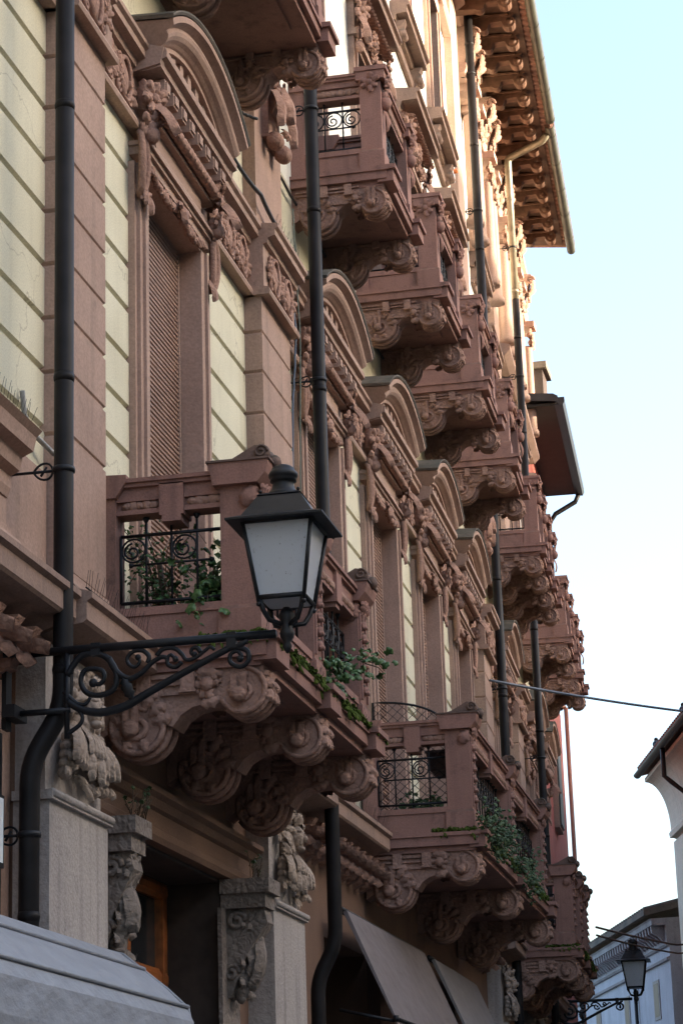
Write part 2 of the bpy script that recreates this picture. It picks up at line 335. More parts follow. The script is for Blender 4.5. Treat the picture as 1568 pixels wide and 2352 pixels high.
# ---- pilasters (first floor, rusticated; plain above)
for i, (a, b_) in enumerate(PILS):
    mb = MB(); D = .17
    zs = [5.75, 6.72, 7.17, 7.57, 7.97, 8.37, 8.77, 9.17, 9.57, 9.98] if i != 1 else [5.75, 7.57, 7.97, 8.36, 8.76, 9.17, 9.57, 9.98]
    for k in range(len(zs) - 1):                        # blocks with chamfered joints all round
        z0, z1 = zs[k], zs[k + 1]; c = .022
        pr = lambda z, e: [P(a + e, -.1, z), P(a + e, D - e, z), P(b_ - e, D - e, z), P(b_ - e, -.1, z)]
        vs = pr(z0, c) + pr(z0 + c, 0) + pr(z1 - c, 0) + pr(z1, c)
        mb.add(vs, [(r*4 + q, r*4 + (q + 1) % 4, (r + 1)*4 + (q + 1) % 4, (r + 1)*4 + q) for r in range(3) for q in range(4)])
    mb.strip([(0, 5.62), (D - .012, 5.62), (D - .012, 10.0), (0, 10.0)], a + .03, b_ - .03)
    # base mouldings
    for z, h, e in ((5.60, .06, .08), (5.66, .045, .045), (5.705, .045, .02)): mb.strip([(0, z), (D + e, z), (D + e*.8, z + h), (0, z + h)], a - e, b_ + e)
    mb.build('pilaster', PINK, B)
    mb = MB(); mb.strip([(0, 10.62), (.13, 10.62), (.13, 22.0), (0, 22.0)], a + .04, b_ - .04); mb.build('upper_pilaster', PINK, B)

# ---- belt course over the ground floor
def belt(mb, s0, s1, D):
    mb.strip([(0, 5.14), (D*.25, 5.14), (D*.30, 5.20), (D*.62, 5.24), (D*.95, 5.26), (D, 5.28), (D, 5.40), (D + .035, 5.42), (D + .035, 5.46), (D*.86, 5.49), (D*.80, 5.53), (D*.55, 5.545), (D*.5, 5.60), (0, 5.62)], s0, s1)
for s0_, s1_, D_ in ((9, 13.92, .40), (13.95, 15.55, .46), (19.6, 21.6, .46), (21.62, 24.7, .36), (32.4, 35.1, .36), (35.12, 37.0, .46), (41.4, 43.0, .46), (43.02, END, .36)):
    mb = MB(); belt(mb, s0_, s1_, D_); mb.build('belt_course', BELTM, B)
mb = MB(); mb.leaf((.05, 0, 5.12), (1, 0, -.15), (0, 0, -1), .30, .11, .9, 2); mb.leaf((.06, 0, 5.10), (.5, 0, -1), (1, 0, 0), .24, .10, 1.2, 2); mb.ball((.16, 0, 5.05), (.08, .07, .08)); mb.box(0, .1, -.07, .07, 4.9, 5.15)
mb.prism([(0, 4.85), (.08, 4.9), (.2, 5.05), (.27, 5.15), (0, 5.16)], -.06, .06)
cs = None; s = 9.3
while s < 35:                                           # carved leaf consoles under the belt
    if not (13.7 < s < 19.9 or 20.0 < s < 21.4 or 24.9 < s < 32.2):
        if cs is None: cs = mb.build('carved_console', CARVE, B, P(s), heading(s))
        else: dup(cs, B, s)
    s += .33
# ---- frieze and cornice at first-floor head
def frieze_run(s0, s1, D, seed):
    a = MB(); a.strip([(0, 9.93), (D + .05, 9.93), (D + .06, 9.96), (D + .045, 10.0), (D, 10.01), (D, 10.44), (D + .04, 10.45), (D + .05, 10.50), (D + .12, 10.52), (D + .12, 10.58), (D + .15, 10.60), (D + .15, 10.64), (0, 10.67)], s0, s1)
    return a
mb = MB()
bounds = [9.0]
for a, b_ in PILS: bounds += [a, b_]
bounds.append(END)
for i in range(0, len(bounds) - 1):
    s0, s1 = bounds[i], bounds[i + 1]
    D = .05 if i % 2 == 0 else .21
    e = 0 if i % 2 == 0 else .05
    t_ = frieze_run(s0 - e, s1 + e, D, i); mb.add(t_.v, t_.f)
mb.build('cornice', PINK, B)
def frieze_ornament(s0, s1, D, seed):
    m_ = MB(); rnd = random.Random(seed); n = max(1, round((s1 - s0)/.52)); st = (s1 - s0)/n
    for i in range(n):
        sc = s0 + st*(i + .5); h = heading(sc); nx = Vector((cos(h), sin(h), 0)); ty = Vector((-sin(h), cos(h), 0)); c = P(sc, D, 10.22)
        rot = Matrix((( nx.x, ty.x, 0), (nx.y, ty.y, 0), (0, 0, 1)))
        m_.ball(c, (.05, .10, .15), rot, 12, 8)
        ring = [c + nx*.03 + ty*(.13*cos(a*pi/8)) + Z*(.185*sin(a*pi/8)) for a in range(17)]
        m_.tube(ring, .022, 5, False)
        for k in (-1, 1):
            q = P(sc + k*st*.36, D, 10.22 + rnd.uniform(-.04, .04))
            m_.clump(q, nx, Z, .125, 5, seed*50 + i*2 + k, .3, 1.2)
            m_.spiral(P(sc + k*st*.27, D + .02, 10.34), ty, Z, .06, .01, 1.3, 0, .016, 14, 5)
            m_.spiral(P(sc + k*st*.27, D + .02, 10.09), ty, Z, .055, .01, 1.3, 2, .016, 14, 5)
    return m_
spans = [(9.2, 14.3, .05), (14.47, 15.22, .21), (15.35, 16.35, .05), (18.65, 20.05, .05), (20.2, 21.27, .21), (21.4, 22.0, .05), (24.4, 25.4, .05), (27.8, 28.8, .05), (31.2, 32.2, .05), (34.6, 35.4, .05), (35.5, 36.55, .21), (36.7, 38.0, .05), (40.4, 41.45, .05), (41.55, 42.55, .21), (42.7, 43.8, .05)]
for i, (a, b_, D) in enumerate(spans):
    frieze_ornament(a, b_, D, i + 5).build('frieze_carving', CARVE, B)

# ================================================================== windows (parts of the building)
def sweep_arch(mb, prof, R, half, zc, n=22):           # prof (d, dr) : radial offset, swept over the segmental arch
    a1 = math.asin(half/R); vs = []; m_ = len(prof)
    for i in range(n + 1):
        a = -a1 + 2*a1*i/n
        for d, dr in prof: vs.append((d, (R + dr)*sin(a), zc + (R + dr)*cos(a)))
    mb.add(vs, [(i*m_ + k, (i + 1)*m_ + k, (i + 1)*m_ + (k + 1) % m_, i*m_ + (k + 1) % m_) for i in range(n) for k in range(m_)] + [tuple(range(m_)), tuple(n*m_ + k for k in range(m_))])
TYMP = stone('recess_shade_and_chimney_stone', (.085, .06, .05), (.06, .045, .04), grain=40, bump=.4)  # tympanum's recess shade put into a dark base colour; also the dark chimney
def window1(s):
    zt, zb = 9.68, 5.45
    mb = MB()                                           # moulded frame and reveal
    for sg in (-1, 1):
        for (u0_, u1_, d) in ((OH, OH + .10, .085), (OH + .10, OH + .17, .11), (OH + .17, OH + .24, .085), (OH + .24, OH + .29, .055)):
            a, b_ = sorted((sg*u0_, sg*u1_)); mb.box(-.02, d, a, b_, zb, zt - .02)
        a, b_ = sorted((sg*OH, sg*(OH - .004))); mb.box(-.30, .083, a, b_, zb, zt)
        a, b_ = sorted((sg*(OH - .05), sg*(OH - .005))); mb.box(-.16, -.11, a, b_, zb, zt)
    mb.box(-.25, .08, -OH, OH, zt - .04, zt + .05)
    mb.box(0, .10, -OH - .26, OH + .26, zt + .05, 9.80)
    mb.box(0, .13, -OH - .28, OH + .28, 9.80, 9.84); mb.box(0, .16, -OH - .22, OH + .22, 9.84, 9.87)
    mb.box(0, .09, -.80, .80, 9.87, 10.14); mb.box(0, .13, -.72, -.68, 9.9, 10.12)
    mb.box(0, .15, -1.0, 1.0, 10.14, 10.17); mb.box(0, .12, -1.0, 1.0, 10.17, 10.25)
    fr = mb.build('window', PINK, B, P(s), heading(s))
    mb = MB()                                           # pediment
    H = .34
    prof_b = [(0, 10.42), (.16, 10.42), (H - .05, 10.44), (H - .05, 10.50), (H, 10.52), (H, 10.58), (H - .02, 10.61), (0, 10.61)]
    mb.prism(prof_b, -1.12, 1.12)
    R, half, rise = 1.95, 1.12, .40; zc = 10.60 + rise - R
    sweep_arch(mb, [(0, -.09), (H - .09, -.09), (H - .09, -.05), (H - .07, -.04), (H - .045, -.02), (H - .01, .0), (H + .015, .03), (H + .025, .06), (H + .015, .095), (H + .05, .115), (H + .085, .13), (H + .085, .18), (0, .20)], R, half, zc)
    for sg in (-1, 1): mb.prism([(0, 10.40), (H - .05, 10.46), (H - .02, 10.60), (0, 10.70)], sg*1.09 - .05, sg*1.09 + .05)
    for k in range(8):
        u = -.875 + .25*k; mb.box(0, .27, u - .065, u + .065, 10.30, 10.42); mb.box(.26, .285, u - .05, u + .05, 10.32, 10.40)
    for k in range(7):
        u = -.72 + .24*k; zz = zc + sqrt((R - .09)**2 - u*u); mb.box(.0, .22, u - .05, u + .05, zz - .12, zz + .01)
    mb.prism([(0, 10.22), (.2, 10.22), (.2, 10.26), (.16, 10.30), (0, 10.30)], -1.0, 1.0)
    pd = mb.build('pediment', PINK, fr)
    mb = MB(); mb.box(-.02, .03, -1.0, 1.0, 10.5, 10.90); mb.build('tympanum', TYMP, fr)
    mb = MB()                                           # lead / weathered top of the arch
    sweep_arch(mb, [(0, .212), (H + .087, .193), (H + .10, .21), (H + .10, .225), (0, .245)], R, half + .01, zc)
    mb.build('pediment_capping', LEADST, fr)
    mb = MB()                                           # carving
    n = 30
    mb.tube([(.19, -1.0 + 2.0*i/60, 10.215) for i in range(61)], [.045 + .014*sin(i*2.1) for i in range(61)], 8)
    for sg in (-1, 1):
        mb.clump((.18, sg*1.0, 10.22), (1, sg*.4, -.1), Z, .15, 9, 11 + sg, .4, 1.4); mb.leaf((.10, sg*1.04, 10.12), (.25, sg*.2, 1), (0, sg, 0), .24, .06, .8); mb.leaf((.16, sg*.9, 10.16), (.3, -sg*.3, 1), X, .2, .05, .8)
        mb.clump((.14, sg*1.0, 9.98), (1, sg*.3, -.3), Z, .15, 6, 21 + sg, .5, 1.6)
        mb.leaf((.22, sg*.98, 10.15), (.4, 0, -1), (1, 0, 0), .30, .09, .9)
        mb.ball((.17, sg*1.0, 9.90), .075)
        # long ear loop
        loop = [(.09 + .05*abs(sin(a*pi/10)), sg*(1.07 + .065*sin(a*pi/10)), 9.64 + .27*cos(a*pi/10)) for a in range(21)]
        mb.tube(loop, .032, 6, False); mb.ball((.11, sg*1.07, 9.64), (.03, .035, .18))
        mb.clump((.11, sg*1.04, 9.36), (1, sg*.3, 0), -Z, .08, 6, 31 + sg, .3); mb.leaf((.11, sg*.96, 9.42), (.1, 0, -1), (1, 0, 0), .20, .045, .5); mb.leaf((.11, sg*1.04, 9.42), (.1, sg*.15, -1), (1, 0, 0), .15, .04, .5)
        mb.spiral((.13, sg*1.05, 9.93), Y, Z, .07, .02, 1.3, 1, .022, 14, 5)
    rnd = random.Random(5)
    for k in range(29):                                 # carved swag over the opening
        u = -.76 + 1.52*k/28; sag = .07*abs(sin(k*pi/14))
        mb.ball((.09 + rnd.uniform(0, .02), u, 9.70 - sag + rnd.uniform(-.01, .01)), (.032, .034, .032 + .014*rnd.random()), n=8, m=6)
        mb.leaf((.10, u, 9.71 - sag), (.1, rnd.choice((-1, 1)), -rnd.uniform(.2, 1)), X, .085, .024, .8, 2)
    mb.leaf((.11, 0, 9.76), (.1, 0, -1), X, .22, .06, .9); mb.leaf((.11, 0, 9.72), (.2, 1, -.4), X, .16, .04, .9); mb.leaf((.11, 0, 9.72), (.2, -1, -.4), X, .16, .04, .9)
    for k in (-.38, .38): mb.clump((.10, k, 9.66), X, Z, .06, 6, 41, .35)
    mb.build('carving', CARVE, fr)
    mb = MB(); z = zb
    while z < zt:                                       # roller shutter slats
        mb.prism([(-.16, z), (-.118, z + .004), (-.114, z + .020), (-.128, z + .031), (-.16, z + .034)], -OH + .04, OH - .04); z += .043
    mb.box(-.20, -.15, -OH + .02, OH - .02, zb, zt); mb.build('shutter', SHUT, fr)
    return fr
w1o = window1(W1)
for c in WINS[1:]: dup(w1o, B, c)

def window2(s):                                         # second floor: carved frame under a straight hood
    mb = MB(); hw = .62
    for sg in (-1, 1):
        for (u0_, u1_, d) in ((hw, hw + .07, .06), (hw + .07, hw + .13, .10), (hw + .13, hw + .20, .07)):
            a, b_ = sorted((sg*u0_, sg*u1_)); mb.box(-.02, d, a, b_, 12.1, 15.6)
        a, b_ = sorted((sg*hw, sg*(hw - .004))); mb.box(-.32, .058, a, b_, 12.1, 15.6)
    mb.box(-.3, .07, -hw, hw, 15.55, 15.92); mb.box(0, .12, -.86, .86, 15.6, 15.68); mb.box(0, .09, -.84, .84, 15.68, 16.1)
    fr = mb.build('upper_window', PINK, B, P(s), heading(s))
    mb = MB(); mb.prism([(0, 16.10), (.09, 16.10), (.10, 16.18), (.13, 16.25), (.34, 16.26), (.34, 16.36), (.38, 16.38), (.38, 16.42), (0, 16.46)], -1.0, 1.0)
    mb.build('hood', BELTM, fr)
    mb = MB(); rnd = random.Random(9)
    for sg in (-1, 1):
        mb.clump((.16, sg*.84, 15.92), (1, sg*.4, -.1), Z, .17, 7, 3 + sg, .4, 1.4)
        mb.leaf((.14, sg*.84, 15.86), (.15, 0, -1), X, .42, .10, .6); mb.ball((.15, sg*.84, 15.42), (.06, .06, .09))
        mb.spiral((.14, sg*.8, 15.62), Y, Z, .09, .02, 1.4, 0, .025, 14, 5)
    for k in range(15):
        u = -.7 + 1.4*k/14; sag = .16*abs(sin(k*pi/7)); mb.ball((.12, u, 15.95 - sag), (.055, .06, .06), n=8, m=6)
        if k % 2 == 0: mb.leaf((.14, u, 15.95 - sag), (.2, rnd.choice((-1, 1))*.5, -1), X, .13, .05, .9, 2)
    mb.clump((.16, 0, 15.95), X, Z, .15, 7, 77, .5)
    for k in range(19): mb.leaf((.10, -.86 + 1.72*k/18, 16.14), (1, 0, -.25), (0, 0, -1), .20, .055, .5, 2); mb.ball((.10, -.86 + 1.72*k/18, 16.10), (.05, .04, .04), n=7, m=5)
    for k in range(10): mb.clump((.13, -.78 + 1.56*k/9, 15.82 - .05*(k % 2)), (1, 0, -.3), -Z, .10, 6, k + 50, .35, .9)
    mb.build('carving', CARVE, fr)
    mb = MB(); mb.box(-.2, -.15, -hw, hw, 12.1, 15.6)
    for k in range(3):
        mb.box(-.15, -.12, -hw, hw, 12.9 + .9*k, 12.96 + .9*k)
    mb.box(-.15, -.11, -.04, .04, 12.1, 15.6); mb.build('glazing', GLASS, fr)
    return fr
w2o = window2(W2)
for c in [W1] + WINS[2:]: dup(w2o, B, c)
def window3(s):                                         # third floor: plain frame over a bracketed sill
    mb = MB(); hw = .55
    for sg in (-1, 1):
        for (u0_, u1_, d) in ((hw, hw + .09, .07), (hw + .09, hw + .16, .10), (hw + .16, hw + .22, .06)):
            a, b_ = sorted((sg*u0_, sg*u1_)); mb.box(-.02, d, a, b_, 17.82, 20.3)
        a, b_ = sorted((sg*hw, sg*(hw - .004))); mb.box(-.32, .068, a, b_, 17.82, 20.3)
    mb.box(-.3, .09, -hw - .2, hw + .2, 20.26, 20.5); mb.box(0, .16, -hw - .28, hw + .28, 20.5, 20.6)
    fr = mb.build('top_floor_window', PINK, B, P(s), heading(s))
    mb = MB(); mb.prism([(0, 17.56), (.07, 17.56), (.09, 17.64), (.24, 17.65), (.24, 17.75), (.28, 17.77), (.28, 17.82), (0, 17.85)], -.92, .92)
    mb.prism([(0, 17.25), (.06, 17.25), (.08, 17.32), (0, 17.34)], -.9, .9)
    for sg in (-1, 1):
        mb.prism([(0, 17.26), (.10, 17.28), (.17, 17.36), (.19, 17.46), (.15, 17.5), (.2, 17.58), (0, 17.58)], sg*.74 - .09, sg*.74 + .09); mb.lathe((.15, sg*.74 - .1, 17.38), [(.06, 0), (.06, .2)], 10, 'y')
    mb.build('sill', BELTM, fr)
    mb = MB(); mb.box(-.22, -.17, -hw, hw, 17.8, 20.3); mb.box(-.17, -.13, -.04, .04, 17.8, 20.3); mb.box(-.17, -.14, -hw, hw, 19.2, 19.26); mb.build('glazing', GLASS, fr)
    return fr
w3o = window3(W3)
for c in (W1, W2, W4, W5, W6, W7, W8): dup(w3o, B, c)

# ================================================================== balconies
def arc(cx, cz, r, a0, a1, n=10): return [(cx + r*cos(radians(a0 + (a1 - a0)*i/n)), cz + r*sin(radians(a0 + (a1 - a0)*i/n))) for i in range(n + 1)]
def bracket_mesh(kind, seed=0):
    mb = MB(); t = .14
    if kind == 'L':
        oc, orr, ic, ir, top = (1.07, 5.11), .172, (.30, 4.90), .205, 5.27
        side = [(0, top), (1.22, top), (1.22, 5.22)] + arc(oc[0], oc[1], orr, 35, -150, 12) + [(.90, 5.03), (.80, 5.03), (.70, 5.01), (.62, 4.96), (.56, 4.88)] + arc(ic[0], ic[1], ir, 0, -170, 12) + [(.0, 4.80)]
    else:
        oc, orr, ic, ir, top = (.88, 11.77), .14, (.28, 11.68), .19, 11.97
        side = [(0, top), (1.0, top), (1.0, 11.92)] + arc(oc[0], oc[1], orr, 40, -150, 12) + [(.72, 11.76), (.64, 11.78), (.56, 11.76), (.49, 11.69)] + arc(ic[0], ic[1], ir, 0, -170, 12) + [(0, 11.60)]
        t = .125
    mb.prism(side, -t, t)
    f = 1.0 if kind == 'L' else .75
    # rim mouldings following the arch and scrolls on both flanks
    for sg in (-1, 1):
        y = sg*t
        pts = [(x_, y, z_) for x_, z_ in arc(oc[0], oc[1], orr*.93, 80, -160, 16)]; mb.tube(pts, .022*f, 5)
        pts = [(x_, y, z_) for x_, z_ in arc(ic[0], ic[1], ir*.93, 60, -200, 18)]; mb.tube(pts, .025*f, 5)
        mb.spiral((oc[0], y + sg*.004, oc[1]), X, Z, orr*.66, .02, 1.35, 1.2, .022*f, 18, 5)
        mb.spiral((ic[0], y + sg*.004, ic[1]), X, Z, ir*.68, .02, 1.35, 1.0, .026*f, 20, 5)
        # roll (small cylinder) and strap hanging on it
        for (cx, cz, rr_, hgt) in ((oc[0] - .02*f, oc[1] - .04*f, .052*f, top - oc[1] - .02), (ic[0] - .04*f, ic[1] - .02*f, .062*f, .20*f)):
            a, b_ = sorted((y, y + sg*.085*f)); mb.lathe((cx, a, cz), [(rr_*.5, 0), (rr_, .012), (rr_, b_ - a - .012), (rr_*.5, b_ - a)], 14, 'y')
            a, b_ = sorted((y, y + sg*.05*f)); mb.box(cx - .055*f, cx - .012*f, a, b_, cz, cz + hgt); mb.box(cx + .012*f, cx + .055*f, a, b_, cz, cz + hgt); mb.box(cx - .02*f, cx + .02*f, a if sg > 0 else a + .02*f, b_ if sg < 0 else b_ - .02*f, cz, cz + hgt)
        # leaf clusters
        mb.clump((oc[0] - .25*f, y, oc[1] + .05*f), (-.15, sg, 0), (-1, 0, .1), .105*f, 6, seed + 3, .42, .8)
        mb.ball((oc[0] - .25*f, y + sg*.04*f, oc[1] + .05*f), (.05*f, .04*f, .055*f))
        mb.leaf((oc[0] - .14*f, y, oc[1] + .12*f), (-1, 0, .12), (0, sg, 0), .19*f, .045*f, .3, 2, .25); mb.leaf((oc[0] - .17*f, y, oc[1] - .05*f), (-1, 0, -.35), (0, sg, 0), .14*f, .045*f, .3, 2, .25)
        for k_, an in enumerate((100, 70, 40, 12)):
            a_ = radians(an); mb.leaf((ic[0] + ir*.55*cos(a_), y, ic[1] + ir*.55*sin(a_)), (cos(a_) + .3, 0, sin(a_)), (0, sg, 0), (.15 + .035*(k_ == 1))*f, .045*f, .4, 2, .28)
        for an in (160, 200, 240, 290):
            a_ = radians(an); mb.leaf((ic[0] + ir*.5*cos(a_), y, ic[1] + ir*.5*sin(a_)), (cos(a_), 0, sin(a_)), (0, sg, 0), .10*f, .04*f, .3, 2, .25)
        # guttae blocks and string
        for cx in ((.36, .68) if kind == 'L' else (.36, .62)):
            a, b_ = sorted((y, y + sg*.055)); zt = top - (.0 if kind == 'L' else 0); mb.box(cx - .05*f, cx + .05*f, a, b_, zt - .14*f, zt); mb.box(cx - .062*f, cx + .062*f, a, b_ , zt - .16*f, zt - .14*f)
        a, b_ = sorted((y, y + sg*.025)); mb.box(.05, oc[0] - .15, a, b_, top - .05*f, top - .02*f); mb.box(.05, oc[0] - .15, a, b_, top - .10*f, top - .08*f)
        mb.box(.42*f + .06, .42*f + .34*f, a, b_, oc[1] - .01, oc[1] + .015)
    # acanthus over the outer roll, seen from below and the front
    for y in (-.08*f, 0, .08*f):
        for a0 in (62, 34, 6):
            a = radians(a0); c = (oc[0] + orr*cos(a)*.96, y, oc[1] + orr*sin(a)*.96); tdir = (sin(a), y*1.5, -cos(a))
            mb.leaf(c, tdir, (cos(a), y*2, sin(a)), .11*f, .045*f, .3, 2, .3)
    mb.ball((oc[0] + orr*.93, 0, oc[1] + .10*f), (.035*f, .07*f, .05*f)); mb.ball((oc[0] + orr*1.0, 0, oc[1]), (.03*f, .05*f, .04*f))
    for y in (-.1*f, 0, .1*f): mb.tube([(x_, y, z_) for x_, z_ in arc(oc[0], oc[1], orr + .004, -5, -140, 12)], .022*f, 6)
    for y in (-.075*f, .075*f):
        pts = [(x_, y, z_) for x_, z_ in arc(ic[0], ic[1], ir + .012, 5, -150, 14)]; mb.tube(pts, .026*f, 6)
    return mb
def scroll_cap(mb, u, D0, D1, z, w=.13):                # leaning wedge with a volute, on top of a pier
    mb.prism([(D0, z), (D1 - .02, z), (D1 - .05, z + .13), (D1 - .10, z + .14), (D0 + .12, z + .05), (D0, z + .015)], u - w*.75, u + w*.75)
    mb.lathe((D1 - .05, u - w*.9, z + .08), [(.03, 0), (.055, .01), (.062, .04), (.05, w*.9), (.062, 1.8*w - .04), (.055, 1.8*w - .01), (.03, 1.8*w)], 14, 'y')
    mb.spiral((D1 - .05, u - w*.9 - .004, z + .08), X, Z, .052, .012, 1.4, 0, .010, 16, 5)
    mb.ball((D1 + .03, u, z + .02), (.045, w*.6, .055))
def iron_panel(length, z0, z1, kind, spikes=True):      # railing panel along local x 0..length
    mb = MB(); r = .011
    for z in (z0, z1): mb.tube([(0, 0, z), (length, 0, z)], r*1.2, 6)
    for x_ in (0, length): mb.tube([(x_, 0, z0), (x_, 0, z1)], r, 6)
    n = max(3, round(length/.21)); zm = z0 + (z1 - z0)*.56
    mb.tube([(.08, 0, zm), (length - .08, 0, zm)], r*.8, 6)
    for k in range(1, n):
        x_ = length*k/n; mb.tube([(x_, 0, z0 - .03), (x_, 0, z1 + (.10 if spikes else 0))], r*.85, 6)
        if spikes: mb.lathe((x_, 0, z1 + .09), [(.008, 0), (.026, .03), (.026, .04)], 8); mb.lathe((x_, 0, z0 - .05), [(.024, 0), (.008, .025)], 8)
    for x_ in (.08, length - .08): mb.lathe((x_ - .015, 0, zm), [(.022, 0), (.01, .03)], 8, 'x')
    for k in range(0, n):
        if n > 3 and k % 2 == 1 and kind == 'a': continue
        cx = length*(k + .5)/n; R = min(length/n*.5, (z1 - zm)*.5) - .006; cz = (z1 + zm)/2
        mb.spiral((cx, 0, cz), X, Z, R, R*.96, 1, 0, r*.75, 20, 5); mb.spiral((cx - R*.1, 0, cz - R*.1), X, Z, R*.75, .012, 1.5, pi/2, r*.75, 20, 5)
    return mb
SCROLLM = stone('weathered_scroll_stone', (.20, .125, .10), (.13, .09, .075), stain=(.05, .045, .035), top=(.045, .045, .03), grain=40, stain_amt=.7, scale=5, bump=.4, topamt=1.0)
def make_balcony(s, half, piers, kind, seed, moss=True, rails=True):
    """kind L: first floor, U: second floor.  piers: local u of front piers."""
    mb = MB()
    if kind == 'L':
        D, zb, zs, zp, zo, zr, zt = 1.26, 5.27, 5.47, 5.76, 6.46, 6.56, 6.72; pw, pd0, pd1 = .15, .93, 1.20
    else:
        D, zb, zs, zp, zo, zr, zt = 1.04, 11.93, 12.12, 12.40, 13.0, 13.14, 13.27; pw, pd0, pd1 = .115, .77, 1.0
    h = half
    def slab(z0, z1, d): mb.box(0, d, -h - (d - D), h + (d - D), z0, z1)
    slab(zb + .06, zs - .04, D); slab(zs - .04, zs, D + .02); slab(zb, zb + .06, D - .05)
    for u in piers: mb.box(D - .1, D + .07, u - pw - .05, u + pw + .05, zb + .03, zs + .012); mb.box(D - .1, D + .10, u - pw - .08, u + pw + .08, zs - .03, zs + .018)
    # soffit coffer ribs
    for u0_, u1_ in zip(piers[:-1], piers[1:]): mb.box(.1, D - .2, (u0_ + u1_)/2 - .35, (u0_ + u1_)/2 + .35, zb - .025, zb + .01)
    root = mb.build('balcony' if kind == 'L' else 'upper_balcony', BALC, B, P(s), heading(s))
    # plinth + rails
    mb = MB(); di = pd0 + .03; do = pd1 - .03
    for z0, z1, e in ((zs, zs + .06, .02), (zs + .06, zp - .06, 0), (zp - .06, zp, .015)):
        mb.box(di - e, do + e, -h + .16, h - .16, z0, z1)
        for sg in (-1, 1):
            a, b_ = sorted((sg*(h - .09 + e), sg*(h - .26 - e))); mb.box(0, di - e - .002, a, b_, z0, z1)
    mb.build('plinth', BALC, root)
    mb = MB()
    for z0, z1, e in ((zo, zo + .035, .0), (zo + .035, zr - .0, -.03), (zr, zt - .06, 0), (zt - .06, zt - .03, .03), (zt - .03, zt, .05)):
        mb.box(di - e, do + e, -h + .16, h - .16, z0, z1)
        for sg in (-1, 1):
            a, b_ = sorted((sg*(h - .09 + e), sg*(h - .26 - e))); mb.box(0, di - e - .002, a, b_, z0, z1)
    for u0_, u1_ in zip(piers[:-1], piers[1:]):          # drop blocks in the middle of each bay
        if kind == 'L':
            c = (u0_ + u1_)/2; mb.box(di - .03, do + .03, c - .10, c + .10, zo - .06, zt - .05); mb.box(di - .01, do + .01, c - .075, c + .075, zo - .10, zo - .06)
    if kind == 'L':
        for sg in (-1, 1):
            a, b_ = sorted((sg*(h - .06), sg*(h - .29))); mb.box(.48, .66, a, b_, zo - .03, zt - .05); mb.box(.50, .64, a, b_, zo - .08, zo - .03)
    for sg in (-1, 1):
        a, b_ = sorted((sg*(h - .06), sg*(h - .29))); mb.box(0, .15, a, b_, zs, zt - .12); mb.prism([(0, zt - .14), (.16, zt - .14), (.2, zt - .08), (.24, zt - .02), (.24, zt + .03), (0, zt + .04)], a - .027, b_ + .027)
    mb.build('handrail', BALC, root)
    # carved strips in the rails
    rnd = random.Random(seed)
    z = (zo + .035 + zr)/2
    for u0_, u1_ in zip(piers[:-1], piers[1:]):
        mb = MB(); mb_b = MB(); n = max(4, int((u1_ - u0_ - .35)/.062))
        for k in range(n):
            u = u0_ + .2 + (u1_ - u0_ - .4)*(k + .5)/n
            if kind == 'L' and abs(u - (u0_ + u1_)/2) < .12: continue
            (mb if u < (u0_ + u1_)/2 or kind != 'L' else mb_b).ball((do - .01, u, z), (.03, .052, .034 + .012*(k % 2)), Matrix.Rotation(rnd.uniform(-.6, .6), 3, 'X'), 8, 6)
        mb.build('rail_carving', CARVE, root)
        if mb_b.v: mb_b.build('rail_carving', CARVE, root)
    for sg in (-1, 1):
        mb = MB(); mb_b = MB(); n = int((di - .2)/.05)
        for k in range(n):
            x_ = .2 + (di - .22)*(k + .5)/n
            if kind == 'L' and .45 < x_ < .69: continue
            (mb if x_ < .57 or kind != 'L' else mb_b).ball((x_, sg*(h - .115), z), (.045, .028, .032 + .012*(k % 2)), Matrix.Rotation(rnd.uniform(-.6, .6), 3, 'Y'), 8, 6)
        mb.build('rail_carving', CARVE, root)
        if mb_b.v: mb_b.build('rail_carving', CARVE, root)
    # piers
    pm = MB()
    pm.box(pd0 - .02, pd1 + .02, -pw - .02, pw + .02, zs, zs + .22); pm.frustum(((pd0 + pd1)/2, 0), (pd1 - pd0)/2 + .02, pw + .02, (pd1 - pd0)/2, pw, zs + .22, zs + .25)
    pm.box(pd0, pd1, -pw, pw, zs + .25, zt - .12)
    if kind == 'L':
        pm.prism([(pd0 - .04, zt - .12), (pd1 + .02, zt - .12), (pd1 + .08, zt - .05), (pd1 + .10, zt + .01), (pd1 + .10, zt + .05), (pd0 - .07, zt + .05), (pd0 - .07, zt + .01), (pd0 - .05, zt - .05)], -pw - .06, pw + .06)
        for sg in (-1, 1):                               # fluted fan under the cap at the corner + garland on the front
            pm.leaf((pd1 - .02, sg*(pw - .0), zt - .14), (-.5, 0, -1), (.1, sg, 0), .16, .07, -.3)
        pm.clump((pd1 + .0, 0, zt - .17), (1, 0, -.2), -Z, .10, 7, 3, .3, .8); [pm.leaf((pd1 + .01, w_*.05, zt - .20), (.25, w_*.3, 1), X, .10, .03, .7, 2) for w_ in (-2, -1, 0, 1, 2)]
        zz = zt - .30
        while zz > zs + .35: pm.ball((pd1 + .012, 0, zz), (.03, .035 + .015*sin(zz*40), .05), n=8, m=6); pm.leaf((pd1 + .01, 0, zz + .03), (.2, 0, -1), X, .08, .04, .8, 1); zz -= .115
        for sg in (-1, 1): pm.box(pd1, pd1 + .018, sg*(pw - .035) - .015, sg*(pw - .035) + .015, zs + .28, zt - .2)
    else:
        pm.box(pd0 - .03, pd1 + .05, -pw - .04, pw + .04, zt - .10, zt + .04); pm.box(pd0 - .045, pd1 + .075, -pw - .055, pw + .055, zt + .0, zt + .05)
        for sg in (-1, 1): pm.clump(((pd0 + pd1)/2, sg*(pw + .01), zt - .13), (0, sg, -.1), -Z, .12, 6, 4 + sg, .42, 1.3)
